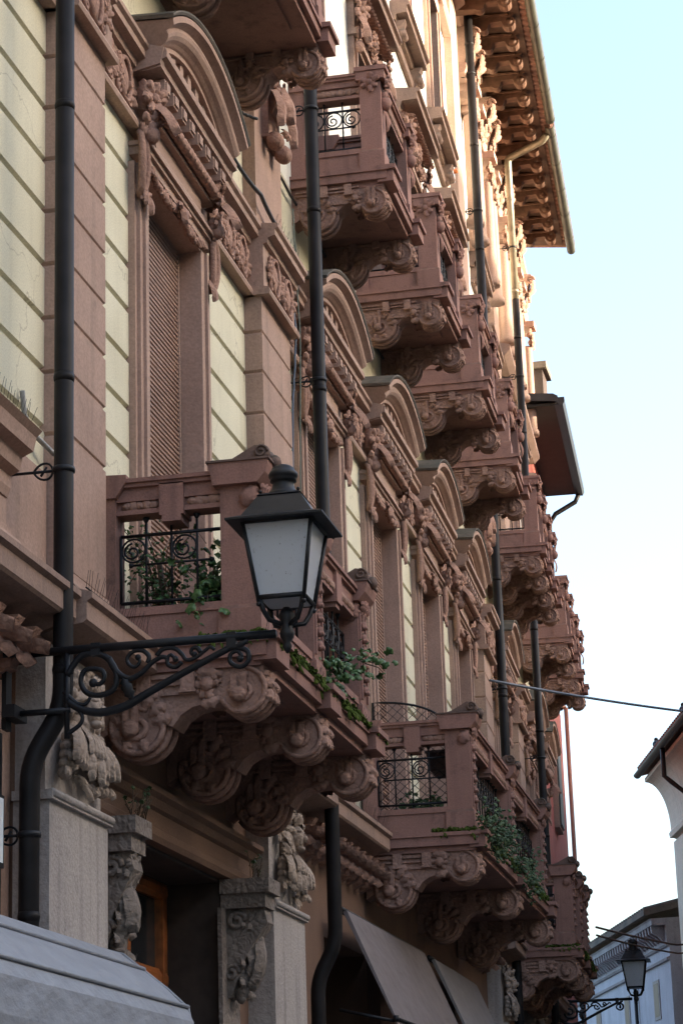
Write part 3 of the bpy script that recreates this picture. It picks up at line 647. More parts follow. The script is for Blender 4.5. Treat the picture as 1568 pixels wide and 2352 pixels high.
        pm.clump((pd1 + .03, 0, zt - .12), (1, 0, -.2), -Z, .12, 7, 3, .45); pm.ball((pd1 + .03, 0, zt - .34), (.065, .07, .085)); pm.ball((pd1 + .02, 0, zt - .25), (.04, .05, .06))
        pm.leaf((pd1 + .01, 0, zt - .42), (0, 0, -1), X, .25, .035, .2, 1)
    p0_ = None
    for i, u in enumerate(piers):
        if p0_ is None: p0_ = pm.build('pier', BALC, root, (0, u, 0))
        else: k = p0_.copy(); COL.objects.link(k); k.parent = root; k.location = (0, u, 0)
        if kind == 'L': sc_ = MB(); scroll_cap(sc_, u, pd0 - .04, pd1 + .08, zt + .052); sc_.box(pd0 - .085, pd1 + .115, u - pw - .075, u + pw + .075, zt + .045, zt + .06); sc_.build('pier_scroll', SCROLLM, root)
    sl_ = MB(); sl_.box(.18, .5 if kind == 'U' else .62, -h + .08, -h + .12, zs + .004, zs + .04); sl_.box(.24, .44 if kind == 'U' else .56, -h + .08, -h + .12, zs + .04, zs + .052)
    if kind == 'U': sl_.build('drain_slot', DARKM, root)
    bm_ = bracket_mesh(kind, seed); b0 = None
    for u in piers:
        if b0 is None: b0 = bm_.build('bracket', CARVE, root, (0, u, 0))
        else: k = b0.copy(); COL.objects.link(k); k.parent = root; k.location = (0, u, 0)
    # iron panels: sides then fronts
    zi0, zi1 = (zp + .06, zo - .14) if kind == 'L' else (zp + .05, zo - .10)
    for sg in (-1, 1):
        p = iron_panel(pd0 - .17, zi0, zi1, 'a' if kind == 'L' else 'b', True); q = MB(); q.add([(v[0] + .16, sg*(h - .17) + v[1], v[2]) for v in p.v], p.f, True)
        q.build('railing', IRON, root)
    for u0_, u1_ in zip(piers[:-1], piers[1:]):
        p = iron_panel(u1_ - u0_ - 2*pw, zi0, zi1, 'b', True); q = MB(); q.add([((di + do)/2 - v[1], u0_ + pw + v[0], v[2]) for v in p.v], p.f, True); q.build('railing', IRON, root)
    if kind == 'L' and moss:                             # moss along the slab edge, thick on the front
        q = MB(); rnd = random.Random(seed + 99)
        for k in range(1500):
            if rnd.random() < .8: u = rnd.uniform(-h + .05, h); d = D + .02 + rnd.uniform(-.05, .02)
            else: u = -h + rnd.uniform(-.01, .02); d = rnd.uniform(.75, D)
            amt = .5 + .5*sin(u*3.1 + seed) + .3*sin(u*9.7)
            if rnd.random() > .25 + .6*amt: continue
            z = zs + rnd.uniform(-.01, .02); r_ = rnd.uniform(.008, .022); hang = rnd.random() < .4*amt
            q.leaf((d, u, z), (rnd.uniform(.1, 1), rnd.uniform(-.5, .5), -1.2 if hang else rnd.uniform(0, 1)), (rnd.uniform(.2, 1), rnd.uniform(-1, 1), .5), rnd.uniform(.03, .11 if hang else .05), r_, .6, 1)
        q.build('moss', MOSS, root)['kind'] = 'stuff'
    return root
LB1 = make_balcony(W1, 2.0, [-1.78, 0, 1.78], 'L', 1)
LB2 = make_balcony(28.45, 3.55, [-3.33, 0, 3.33], 'L', 2)
LB3 = make_balcony(W6 + .1, 2.0, [-1.78, 0, 1.78], 'L', 3)
UB1 = make_balcony(W1, 1.98, [-1.78, 0, 1.78], 'U', 4, False)
UB2 = make_balcony(W2, .92, [-.74, .74], 'U', 5, False)
for c in (W3, W4, W5, W7, W8): dup(UB2, B, c)
UB6 = make_balcony(W6 + .15, 1.98, [-1.78, -.6, .6, 1.78], 'U', 6, False)

# ================================================================== eaves, gutters, downpipes
mb = MB(); mb.strip([(-.3, 22.06), (1.20, 21.92), (1.20, 21.96), (-.3, 22.12)], 31, 48.1); eav = mb.build('eaves', WOODB, B)
mb = MB()
prof = [(-.2, 22.10), (1.38, 21.95), (1.42, 22.0), (1.40, 22.04), (-.2, 22.30)]; mb.strip(prof, 31, 48.35)
s = 31.0
while s < 48.3:                                         # scalloped tile edge
    p0v = P(s, 1.30, 22.0); pv = P(s, 1.46, 22.03); p2 = P(s, -.2, 22.30); mb.tube([p2, p0v, pv], .085, 8); s += .2
mb.build('roof_tiles', TILE, B)
rm = MB()                                               # one scrolled rafter end
side = [(0, 21.99), (0, 21.70), (.44, 21.69)] + arc(.54, 21.74, .085, -140, 10, 7) + [(.66, 21.80), (.86, 21.81)] + arc(.99, 21.79, .115, -165, 60, 9) + [(1.10, 21.93)]
rm.prism(side, -.10, .10)
for x_ in (.99,): rm.lathe((x_, -.112, 21.79), [(.02, 0), (.07, .008), (.07, .216), (.02, .224)], 12, 'y')
rm.box(.14, .98, -.16, .16, 21.90, 21.93)
s = 31.4; first = None
while s < 48.1:
    if first is None: first = rm.build('rafter', WOODD, eav, P(s), heading(s))
    else: k = first.copy(); COL.objects.link(k); k.parent = eav; k.location = P(s); k.rotation_euler = (0, 0, heading(s))
    s += .76
def gutter(s0, s1, d, z):
    mb = MB(); pr = [(d + .095*cos(radians(a)), z + .095*sin(radians(a))) for a in range(180, 361, 15)] + [(d + .10, z + .012), (d + .085, z + .012)] + [(d + .082*cos(radians(a)), z + .082*sin(radians(a))) for a in range(360, 179, -15)]
    mb.strip(pr, s0, s1); s = s0 + .4
    while s < s1: mb.strip([(d + x_*1.02, zz) for x_, zz in [(.1*cos(radians(a)), z + .1*sin(radians(a))) for a in range(180, 361, 20)]] + [(d + .06, z)], s, s + .03); s += 1.3
    mb.strip([(d - .095, z - .03), (d + .095, z - .03), (d, z - .085)], s1 - .02, s1); return mb
gutter(31, 41.9, 1.40, 21.98).build('gutter', GUTD, B); gutter(41.95, 48.4, 1.37, 21.90).build('gutter', GUTD, B)
def clamp(mb, s, d, z, r, wall_d=0.0):
    c = P(s, d, z); mb.lathe(c, [(r + .008, -.018), (r + .012, 0), (r + .008, .018)], 14)
    h = heading(s); nx = Vector((cos(h), sin(h), 0)); ty = Vector((-sin(h), cos(h), 0)); a = P(s, wall_d, z)
    mb.tube([a, c - nx*r], .010, 6); mb.ball(a, .02, n=8, m=6)
    m_ = c - nx*(r + .07); mb.tube([m_ - nx*.07] + [m_ + nx*(.06*cos(radians(a_))) + Z*(.055*sin(radians(a_))*(1 + .15*cos(radians(a_)))) for a_ in range(150, -151, -20)] + [m_ - nx*.07], .008, 6); mb.tube([m_ - nx*.02 - Z*.03, m_ + nx*.02 + Z*.03], .009, 5)
def downpipe(pts, r, mat, clamps, wall_d=0.0):
    mb = MB(); mb.tube([P(*p) for p in pts], r, 16)
    for k in range(len(pts) - 1):
        (s_, d_, z0), (s2, d2, z1) = pts[k], pts[k + 1]
        if abs(s_ - s2) < .01 and abs(d_ - d2) < .01 and abs(z0 - z1) > 1:
            z = max(z0, z1) - .8
            while z > min(z0, z1): mb.lathe(P(s_, d_, z), [(r + .001, -.03), (r + .006, 0), (r + .001, .03)], 16); z -= 1.95
    o = mb.build('downpipe', mat, B); 
    for (s_, d_, z) in clamps: c = MB(); clamp(c, s_, d_, z, r, wall_d); c.build('pipe_clamp', IRON, o)
    return o
def bend(p0, p1, p2, n=5, rad=.16):
    p0, p1, p2 = Vector(p0), Vector(p1), Vector(p2); a = p1 + (p0 - p1).normalized()*rad; b_ = p1 + (p2 - p1).normalized()*rad
    return [tuple((1 - t)**2*a + 2*t*(1 - t)*p1 + t*t*b_) for t in [i/n for i in range(n + 1)]]
def kinked(pts, rad=.14):
    out = [pts[0]]
    for i in range(1, len(pts) - 1): out += bend(pts[i - 1], pts[i], pts[i + 1], 5, rad)
    return out + [pts[-1]]
downpipe(kinked([(13.72, .38, 13.5), (13.72, .38, 4.66), (13.62, .20, 4.30), (13.62, .20, 0.0)]), .064, PIPEM, [(13.72, .38, 6.22), (13.62, .20, 3.86)])
downpipe(kinked([(21.72, .37, 22.0), (21.72, .37, 4.0), (21.66, .20, 3.65), (21.66, .20, 0)]), .07, PIPEM, [(21.72, .37, 9.6), (21.72, .37, 12.6), (21.72, .37, 18.2)])
downpipe(kinked([(36.92, .31, 21.98), (36.92, .31, 4.2), (36.9, .2, 3.8), (36.9, .2, 0)]), .075, PIPEM, [(36.92, .31, 18.0), (36.92, .31, 20.6), (36.92, .31, 9.6)])
downpipe(kinked([(42.25, 1.30, 21.86), (42.3, 1.22, 21.74), (42.72, .47, 21.62), (42.72, .47, 18.6)], .10), .07, GUTM, [(42.72, .47, 19.7)])
downpipe(kinked([(42.72, .47, 18.6), (42.72, .47, 4.3), (42.7, .2, 3.9), (42.7, .2, 0)]), .072, PIPEM, [(42.72, .47, 17.0), (42.72, .47, 9.5)])

# ---- upper decoration of the end bay: consoles, columns, capitals under the eaves
for i, s in enumerate((37.35, 38.2, 40.2, 41.1, 43.3, 44.1, 46.0, 46.8, 49.2)):
    mb = MB(); cm = MB(); h = heading(s); nx = Vector((cos(h), sin(h), 0)); c = P(s, .22, 0)
    mb.lathe((c.x, c.y, 17.9), [(.16, 0), (.16, .1), (.125, .16), (.12, .3), (.105, 2.0), (.13, 2.05), (.10, 2.1)], 16)
    cm.clump(P(s, .30, 20.1), nx, Z, .20, 8, i, .5, 1.3); cm.clump(P(s, .26, 20.28), nx, Z, .2, 7, i + 9, .4, 1.5)
    q = P(s, .22, 20.5); mb.add([(q.x + dx, q.y + dy, zz) for zz in (20.42, 20.55) for dx, dy in ((-.2, -.2), (.2, -.2), (.2, .2), (-.2, .2))], [(0, 1, 2, 3), (4, 7, 6, 5), (0, 4, 5, 1), (1, 5, 6, 2), (2, 6, 7, 3), (3, 7, 4, 0)])
    ty = Vector((-sin(h), cos(h), 0)); pr_ = [(0, 20.62), (.12, 20.62), (.17, 20.9), (.24, 21.2), (.36, 21.5), (.40, 21.6), (.40, 21.7), (0, 21.7)]
    vs = [P(s, d, z) + ty*w_ for w_ in (-.14, .14) for d, z in pr_]; n_ = len(pr_); mb.add(vs, [(i_, (i_ + 1) % n_, n_ + (i_ + 1) % n_, n_ + i_) for i_ in range(n_)] + [tuple(range(n_)), tuple(range(2*n_ - 1, n_ - 1, -1))])
    cl_ = MB()
    for q_ in range(5):
        a_ = (q_ - 2)*.42; cl_.leaf(P(s, .30, 21.25), nx*.25 + Z*cos(a_) + ty*sin(a_), nx, .34, .075, .9, 3); cl_.leaf(P(s, .20, 20.95), nx*.2 + Z*cos(a_)*.8 + ty*sin(a_), nx, .24, .06, .7, 3)
    cm2 = cl_; cm2.clump(P(s, .30, 21.2), nx, -Z, .16, 7, i + 20, .4, .8); cm2.spiral(P(s, .38, 21.55) - ty*.145, nx, Z, .10, .02, 1.4, 0, .03, 16, 6); cm2.ball(P(s, .19, 20.72), (.09, .09, .10)); cm2.ball(P(s, .22, 20.86), (.06, .07, .06))
    col_ = mb.build('column', PINK, B); cm.build('capital_carving', CARVE, col_); cm2.build('console_carving', CARVE, col_)
mb = MB()
mb.strip([(0, 20.55), (.22, 20.55), (.26, 20.62), (.26, 20.72), (0, 20.76)], 36.7, END); mb.strip([(0, 20.55), (.14, 20.55), (.18, 20.62), (.18, 20.70), (0, 20.74)], 31, 35.4)
mb.strip([(0, 21.70), (.16, 21.70), (.3, 21.8), (.3, 21.9), (0, 21.96)], 31, END)
mb.strip([(0, 17.5), (.18, 17.5), (.3, 17.62), (.3, 17.72), (0, 17.78)], 42.8, END)
mb.build('upper_string_course', PINK, B)
for s in (20.73, 36.02, 42.05):                         # scroll ornament with hanging balls on the pilasters
    mb = MB(); mb.box(.13, .20, -.24, .24, 11.75, 12.9); mb.box(.13, .27, -.28, .28, 12.9, 12.98)
    mb.prism([(.13, 12.0), (.22, 12.05), (.30, 12.3), (.24, 12.5), (.31, 12.85), (.13, 12.9)], -.13, .13)
    for sg in (-1, 1): mb.lathe((.25, sg*.16 - .09, 11.72), [(.03, 0), (.075, .015), (.09, .09), (.075, .165), (.03, .18)], 14, 'y'); mb.leaf((.22, sg*.18, 12.3), (.1, sg*.2, -1), X, .5, .09, .5); mb.spiral((.24, sg*.18, 12.72), Y, Z, .10, .02, 1.4, 0, .032, 16, 6); mb.clump((.24, sg*.16, 12.35), X, Z, .13, 6, 8, .35)
    mb.clump((.33, 0, 12.5), X, Z, .16, 8, 5, .5); mb.leaf((.28, 0, 12.35), (.05, 0, -1), X, .4, .12, .8); mb.ball((.32, 0, 12.72), (.08, .08, .10)); mb.leaf((.30, 0, 12.82), (1, 0, .1), Z, .14, .12, -.5)
    for k in range(8): mb.leaf((.26, (-1)**k*.09, 11.95 + .11*k), (.2, (-1)**k, -.5), X, .14, .05, 1, 2)
    mb.build('pilaster_ornament', CARVE, B, P(s), heading(s))

# ================================================================== ground-floor carved pilasters and portal
def ground_pilaster(s0, s1):
    D = .24; c = (s0 + s1)/2; hw = (s1 - s0)/2
    mb = MB(); mb.box(0, D, -hw, hw, 0, 4.13); mb.box(0, D + .03, -hw - .03, hw + .03, 4.12, 4.18); mb.box(0, D - .04, -hw + .03, hw - .03, 4.18, 5.15)
    mb.tube([(D + .02, -hw - .02, 4.16), (D + .02, hw + .02, 4.16)], .03, 8)
    r_ = mb.build('ground_pilaster', GREYST, B, P(c), heading(c))
    mb = MB(); rnd = random.Random(int(c))
    mb.ball((D - .02, 0, 4.72), (.12, .17, .24)); mb.ball((D + .08, .0, 4.80), (.08, .10, .11)); mb.ball((D + .15, 0, 4.79), (.035, .025, .04)); mb.ball((D + .11, 0, 4.70), (.05, .06, .03)); mb.ball((D + .10, -.05, 4.85), (.05, .035, .02)); mb.ball((D + .10, .05, 4.85), (.05, .035, .02))
    for sg in (-1, 1):
        mb.clump((D + .02, sg*.27, 4.86), (1, sg*.3, 0), Z, .15, 7, 7 + sg, .35, 1.0)
        for q_ in range(4): mb.leaf((D + .0 + .02*q_, sg*(.16 + .06*q_), 4.70 - .03*q_), (.12, sg*.15*q_, -1), X, .34 - .03*q_, .05, .5, 3, .4)
        for q_ in range(5): mb.ball((D + .03, sg*(.33 + .015*q_), 4.56 - .06*q_), (.05, .055, .045), n=8, m=6); mb.leaf((D + .05, sg*(.30 + .03*q_), 4.58 - .06*q_), (.2, sg*(-1)**q_, -.6), X, .10, .035, .5, 2)
        mb.spiral((D - .01, sg*.23, 5.02), Y, Z, .09, .02, 1.5, 0, .026, 18, 6); mb.spiral((D - .01, sg*.36, 4.95), Y, Z, .06, .02, 1.4, 2, .02, 16, 6)
        mb.leaf((D + .05, sg*.08, 4.60), (.1, sg*.1, -1), X, .30, .05, .5, 3)
    for q_ in range(5): mb.leaf((D + .06, .05*(q_ - 2), 4.66), (.25, .12*(q_ - 2), -1), X, .20, .03, .4, 2)
    for q_ in range(6): mb.leaf((D + .05, 0, 4.90), (.35, .5*(q_ - 2.5), .8), X, .14, .035, .6, 2)
    for k in range(34): mb.leaf((D - .02 + rnd.uniform(0, .05), rnd.uniform(-.42, .42), rnd.uniform(4.3, 5.08)), (rnd.uniform(.05, .3), rnd.uniform(-.7, .7), rnd.uniform(-1, .6)), (1, rnd.uniform(-.3, .3), 0), rnd.uniform(.09, .17), rnd.uniform(.025, .045), rnd.uniform(.4, 1.0), 3, .4)
    mb.build('capital_carving', CARVEG, r_)
for a, b_ in ((13.88, 15.08), (19.80, 21.0), (35.2, 36.4), (41.3, 42.4)): ground_pilaster(a, b_)
CONSM = stone('dark_console_stone', (.27, .22, .19), (.19, .155, .13), stain=(.06, .05, .045), top=(.06, .055, .05), grain=50, stain_amt=.7, scale=4, bump=.4); chisel(CONSM, 22, .018, .8)
# portal
mb = MB(); mb.strip([(0, 4.27), (.08, 4.27), (.10, 4.31), (.10, 4.36), (.07, 4.38), (.07, 4.50), (.10, 4.52), (.13, 4.57), (.17, 4.60), (.17, 4.64), (0, 4.68)], 15.1, 19.78)
mb.strip([(0, 3.0), (.06, 3.0), (.06, 4.266), (0, 4.266)], 15.2, 15.42); port = mb.build('portal', SALMON, B)
for sc in (15.66, 19.10):
    E_ = .06 if sc < 17 else .16
    mb = MB(); mb.box(0, .26 + E_, -.2, .2, 4.14, 4.26); mb.box(0, .22 + E_, -.17, .17, 4.02, 4.14); mb.prism([(0, 4.02), (.19 + E_, 4.02), (.22 + E_, 3.9), (.16 + E_*.7, 3.75), (.10 + E_*.5, 3.6), (.06, 3.3), (0, 3.28)], -.11, .11); mb.leaf((.12 + E_, 0, 3.8), (-.3, 0, -1), X, .45, .09, .4)
    mb.box(0, .035, -.28, .28, 0, 4.02)
    for sg in (-1, 1): mb.spiral((.12, sg*.12, 3.92), X, Z, .08, .02, 1.4, 0, .025, 16, 6); mb.spiral((.07, sg*.12, 3.5), X, Z, .07, .02, 1.3, 0, .022, 16, 6)
    mb.clump((.20, 0, 3.92), (1, 0, -.2), -Z, .14, 7, 2, .4); mb.leaf((.16, 0, 3.85), (.05, 0, -1), X, .38, .10, .6); mb.leaf((.09, 0, 3.6), (.05, 0, -1), X, .30, .08, .6); mb.ball((.12, 0, 3.34), (.05, .06, .09)); mb.ball((.16, 0, 3.66), (.05, .07, .07))
    for k in range(8): mb.leaf((.13, random.Random(k).uniform(-.12, .12), 3.35 + .08*k), (.3, (-1)**k, -.4), X, .12, .045, 1, 2)
    mb.build('portal_console', CONSM, port, P(sc), heading(sc))
mb = MB(); mb.strip([(-1.2, 4.268), (-.59, 4.268), (-.59, 4.5), (-1.2, 4.5)], 15.9, 18.95); mb.strip([(-.6, 0), (-.01, 0), (-.01, 4.26), (-.6, 4.26)], 18.93, 18.947); mb.strip([(-.6, 0), (-.01, 0), (-.01, 4.26), (-.6, 4.26)], 15.903, 15.92); mb.strip([(-.6, 4.24), (-.01, 4.24), (-.01, 4.265), (-.6, 4.265)], 15.93, 18.92); mb.build('doorway_lining', plain('dark_brown_lining', (.05, .035, .028), .8, 0, .3, 6), port)  # doorway lining in one even dark brown
dm = MB(); dd = -.46
dm.strip([(dd - .05, 0), (dd, 0), (dd, 4.26), (dd - .05, 4.26)], 15.93, 16.08); dm.strip([(dd - .05, 0), (dd, 0), (dd, 4.26), (dd - .05, 4.26)], 18.78, 18.925)
for z in (0, 2.3, 3.38, 4.10): dm.strip([(dd - .05, z), (dd + .005, z), (dd + .03, z + .04), (dd + .03, z + .10), (dd + .005, z + .15), (dd - .05, z + .15)], 16.0, 18.85)
for s_ in (16.9, 17.35, 17.8): dm.strip([(dd - .05, 0), (dd + .01, 0), (dd + .01, 4.2), (dd - .05, 4.2)], s_ - .06, s_ + .06)
for s_ in (18.66,): dm.strip([(dd - .05, 2.45), (dd + .04, 2.45), (dd + .04, 4.1), (dd - .05, 4.1)], s_, s_ + .05)
door = dm.build('door', DOORW, B)
dm = MB(); dm.strip([(dd - .08, 0), (dd - .03, 0), (dd - .03, 4.2), (dd - .08, 4.2)], 16.0, 18.85); dm.build('door_glass', GLASS, door)
dm = MB(); rnd = random.Random(1)
for k in range(26):
    s_ = 16.2 + 2.3*rnd.random(); z = 2.5 + 1.5*rnd.random(); dm.spiral(P(s_, dd - .01, z), Y, Z, .09, .01, 1.4, rnd.random()*6, .008, 14, 4)
dm.build('door_grille', IRON, door)

# ---- left bay: projecting hood, pink panel, shop blind
mb = MB(); mb.strip([(0, 5.98), (.10, 5.98), (.12, 6.04), (.12, 6.12), (.18, 6.15), (.20, 6.24), (.27, 6.27), (.29, 6.36), (.33, 6.40), (0, 6.48)], 9, 13.45); 
mb.strip([(0, 5.62), (.09, 5.62), (.09, 5.985), (0, 5.985)], 9, 13.45); mb.strip([(0, 5.62), (.03, 5.62), (.03, 6.43), (0, 6.43)], 13.452, 14.40); mb.strip([(0, 5.60), (.12, 5.62), (.10, 5.70), (.05, 5.73), (.05, 5.78), (0, 5.8)], 13.51, 14.40); mb.strip([(0, 5.62), (.2, 5.62), (.17, 5.70), (.12, 5.73), (.12, 5.78), (0, 5.8)], 9, 13.5)
mb.build('window_apron', PINK, B)
mb = MB()
for z in [4.42 - .085*i for i in range(60)]:
    if z > -.2: mb.strip([(-.02, z - .07), (.05, z - .06), (.055, z - .01), (-.02, z)], 9, 13.42)
mb.build('louvred_blind', stone('pale_blind_paint', (.50, .36, .25), (.46, .33, .23), grain=40, streak=.1), B)
mb = MB(); mb.strip([(-.03, 0), (.075, 0), (.075, 4.47), (-.03, 4.47)], 13.42, 13.47); mb.build('blind_rail', IRON, B)
mb = MB(); mb.box(.08, .12, -.45, .18, 3.66, 4.05); sg_ = mb.build('shop_sign', WHITEM, None, P(13.2), 0); tag(sg_, 'blank white shop sign board at far left beside the louvred blind', 'sign')
mb = MB(); mb.box(.078, .118, -.47, .20, 3.63, 3.66); mb.box(.078, .118, .18, .20, 3.66, 4.07); mb.box(.078, .118, -.47, .20, 4.05, 4.07); mb.build('frame', IRON, sg_)

def spikes(s0, s1, d, z, h=.13, lean=.03, gap=.055):
    mb = MB(); rnd = random.Random(int(s0*10)); mb.tube([P(s0, d, z + .004), P(s1, d, z + .004)], .006, 5); s_ = s0
    while s_ < s1:
        mb.tube([P(s_, d, z), P(s_ + rnd.uniform(-.02, .02), d + lean + rnd.uniform(-.02, .02), z + h*rnd.uniform(.85, 1.1))], .0016, 3); s_ += gap
    mb.build('bird_spikes', IRON, B)
spikes(10, 13.3, .30, 6.40, .13); spikes(14.0, 15.4, .44, 5.50); spikes(21.7, 24.6, .34, 5.50); spikes(15.6, 19.6, 1.22, 5.48, .14); spikes(20.2, 21.2, .30, 10.66, .12)

# ================================================================== wall lamps
def wall_lamp(s, label, mirror=False):
    root = thing('wall_lamp', label, 'street lamp', P(s), heading(s), 'black wall lanterns on scrolled brackets')
    A = {'bar': [(1.5, 4.94), (1.2, 4.805), (0.96, 4.69), (0.82, 4.62), (0.66, 4.59), (0.53, 4.62), (0.44, 4.68)],
    'a': [(0.44, 4.84), (0.52, 4.95), (0.6, 4.97), (0.69, 4.94), (0.75, 4.86), (0.76, 4.78), (0.73, 4.72), (0.65, 4.7), (0.57, 4.72), (0.53, 4.79), (0.55, 4.86), (0.61, 4.87), (0.67, 4.85), (0.68, 4.8), (0.65, 4.77), (0.61, 4.78)],
    'b': [(0.71, 4.93), (0.76, 4.84), (0.84, 4.79), (0.92, 4.82), (0.99, 4.88), (1.05, 4.91), (1.09, 4.9)],
    'c': [(0.96, 4.88), (0.97, 4.92), (0.93, 4.96), (0.87, 4.96), (0.83, 4.92), (0.84, 4.88), (0.88, 4.86), (0.91, 4.89), (0.9, 4.92)],
    'd': [(1.02, 4.92), (1.06, 4.96), (1.13, 4.96), (1.18, 4.92), (1.21, 4.88), (1.27, 4.89), (1.33, 4.93), (1.36, 4.95), (1.39, 4.93)],
    'e': [(1.18, 4.87), (1.14, 4.84), (1.09, 4.86), (1.09, 4.9), (1.11, 4.92), (1.14, 4.89)],
    'f': [(1.3, 4.92), (1.28, 4.95), (1.25, 4.95), (1.24, 4.92), (1.26, 4.91)],
    'g': [(1.5, 4.93), (1.55, 4.93), (1.6, 4.9), (1.6, 4.84), (1.55, 4.81), (1.49, 4.84), (1.49, 4.89), (1.53, 4.91), (1.56, 4.88), (1.55, 4.86)],
    'h': [(0.42, 4.74), (0.50, 4.66), (0.56, 4.65), (0.59, 4.69)], 'i': [(0.44, 4.47), (0.52, 4.52), (0.54, 4.57), (0.51, 4.62)]}
    def cr(pts, n=4):                                    # Catmull-Rom smoothing
        out = []
        for i in range(len(pts) - 1):
            p = [pts[max(0, i - 1)], pts[i], pts[i + 1], pts[min(len(pts) - 1, i + 2)]]
            for k in range(n):
                t = k/n; out.append(tuple(.5*(2*p[1][c] + (p[2][c] - p[0][c])*t + (2*p[0][c] - 5*p[1][c] + 4*p[2][c] - p[3][c])*t*t + (-p[0][c] + 3*p[1][c] - 3*p[2][c] + p[3][c])*t**3) for c in (0, 1)))
        return out + [pts[-1]]
    mb = MB()
    mb.tube([(.12, 0, 5.0), (1.78, 0, 5.0)], .027, 10)
    for k, v in A.items():
        pts = [(x_, 0, z_) for x_, z_ in cr(v)]; r_ = {'bar': .022, 'a': .022, 'b': .021, 'g': .018}.get(k, .016); mb.tube(pts, [r_*(1.0 - .35*i/len(pts)) if k != 'bar' else r_ + .006*sin(pi*min(1, i/len(pts)*1.0))**2 for i in range(len(pts))], 8)
        if k in 'acefg' and len(k) == 1: mb.ball(pts[-1], r_*1.3, n=8, m=6)
    mb.box(1.47, 1.53, -.024, .024, 4.93, 5.03); mb.box(.60, .66, -.024, .024, 4.95, 5.03)
    for zz in (5.0, 4.62): mb.box(.06, .14, -.12, .12, zz - .04, zz + .04); mb.tube([(.12, 0, zz), (.46, 0, zz)], .02, 8)
    mb.box(.03, .06, -.05, .05, 4.52, 5.12); mb.tube([(.44, 0, 4.44), (.44, 0, 5.02)], .018, 8)
    mb.leaf((.86, 0, 4.66), (-.4, 0, 1), (0, -1, 0), .14, .035, .4); mb.leaf((1.5, 0, 4.92), (1, 0, .45), (0, -1, 0), .12, .02, .3)
    mb.build('bracket_arm', IRON, root)
    cx = 1.85; mb = MB(); LZ = -.035
    mb.lathe((cx, 0, 4.87), [(.004, 0), (.02, .02), (.03, .045), (.02, .07), (.042, .10), (.048, .13), (.035, .16), (.040, .20), (.052, .235), (.04, .265), (.02, .29)], 14)
    b0_, b1_, z0, z1 = .14, .215, 5.20, 5.665
    for sx in (-1, 1):
        for sy in (-1, 1):
            mb.tube([(cx + sx*.03, sy*.03, 5.05), (cx + sx*.09, sy*.09, 5.07), (cx + sx*.12, sy*.12, 5.13), (cx + sx*.138, sy*.138, 5.21)], .016, 6)
            mb.tube([(cx + sx*b0_, sy*b0_, z0 - .03), (cx + sx*b1_, sy*b1_, z1)], .014, 5)
            mb.ball((cx + sx*b0_, sy*b0_, z0 - .04), .018, n=6, m=4)
    for k in range(4):
        p, q = [((-1, -1), (1, -1)), ((1, -1), (1, 1)), ((1, 1), (-1, 1)), ((-1, 1), (-1, -1))][k]
        mb.tube([(cx + p[0]*b0_, p[1]*b0_, z0), (cx + q[0]*b0_, q[1]*b0_, z0)], .017, 5); mb.tube([(cx + p[0]*b1_, p[1]*b1_, z1), (cx + q[0]*b1_, q[1]*b1_, z1)], .014, 5)
    mb.build('cage', IRON, root)
    mb = MB(); c2 = (cx, 0)
    mb.frustum(c2, .305, .305, .305, .305, z1, z1 + .012); mb.frustum(c2, .305, .305, .235, .235, z1 + .012, z1 + .04)
    mb.frustum(c2, .225, .225, .135, .135, z1 + .04, z1 + .185); mb.frustum(c2, .14, .14, .12, .12, z1 + .19, z1 + .205)
    mb.lathe((cx, 0, z1 + .20), [(.118, 0), (.10, .025), (.074, .05), (.066, .085), (.07, .10), (.084, .105), (.078, .12), (.09, .13), (.094, .15), (.084, .168), (.076, .172), (.07, .19), (.045, .208), (.012, .216)], 20)
    for sx, sy in ((-1, -1), (1, -1)): mb.ball((cx + sx*.12, sy*.12, z1 + .215), .012, n=6, m=4)
    mb.build('lantern_roof', IRON, root)
    mb = MB()
    for k in range(4):
        p, q = [((-1, -1), (1, -1)), ((1, -1), (1, 1)), ((1, 1), (-1, 1)), ((-1, 1), (-1, -1))][k]
        e0, e1 = b0_ - .006, b1_ - .006; 
        vs = [(cx + p[0]*e0, p[1]*e0, z0), (cx + q[0]*e0, q[1]*e0, z0), (cx + q[0]*e1, q[1]*e1, z1), (cx + p[0]*e1, p[1]*e1, z1)]
        nn = (Vector(vs[1]) - Vector(vs[0])).cross(Vector(vs[2]) - Vector(vs[0])).normalized()*.004
        mb.add(vs + [tuple(Vector(v) - nn) for v in vs], [(0, 1, 2, 3), (7, 6, 5, 4), (0, 4, 5, 1), (1, 5, 6, 2), (2, 6, 7, 3), (3, 7, 4, 0)])
    mb.box(cx - b0_ + .01, cx + b0_ - .01, -b0_ + .01, b0_ - .01, z0 - .012, z0 - .008); mb.lathe((cx, 0, z0), [(.03, 0), (.035, .1), (.05, .2), (.04, .26), (.02, .28)], 12)
    mb.build('frosted_pane', GLOWG, root)
    return root
wall_lamp(13.62, 'large black wall lantern with dirty frosted glass beside the nearest carved balcony')
l2 = wall_lamp(48.0, 'small distant black wall lantern low on the right, before the blue grey building')
l2.location = P(48.0, -.30, -.02); l2.scale = (1.1, 1.1, 1.1)

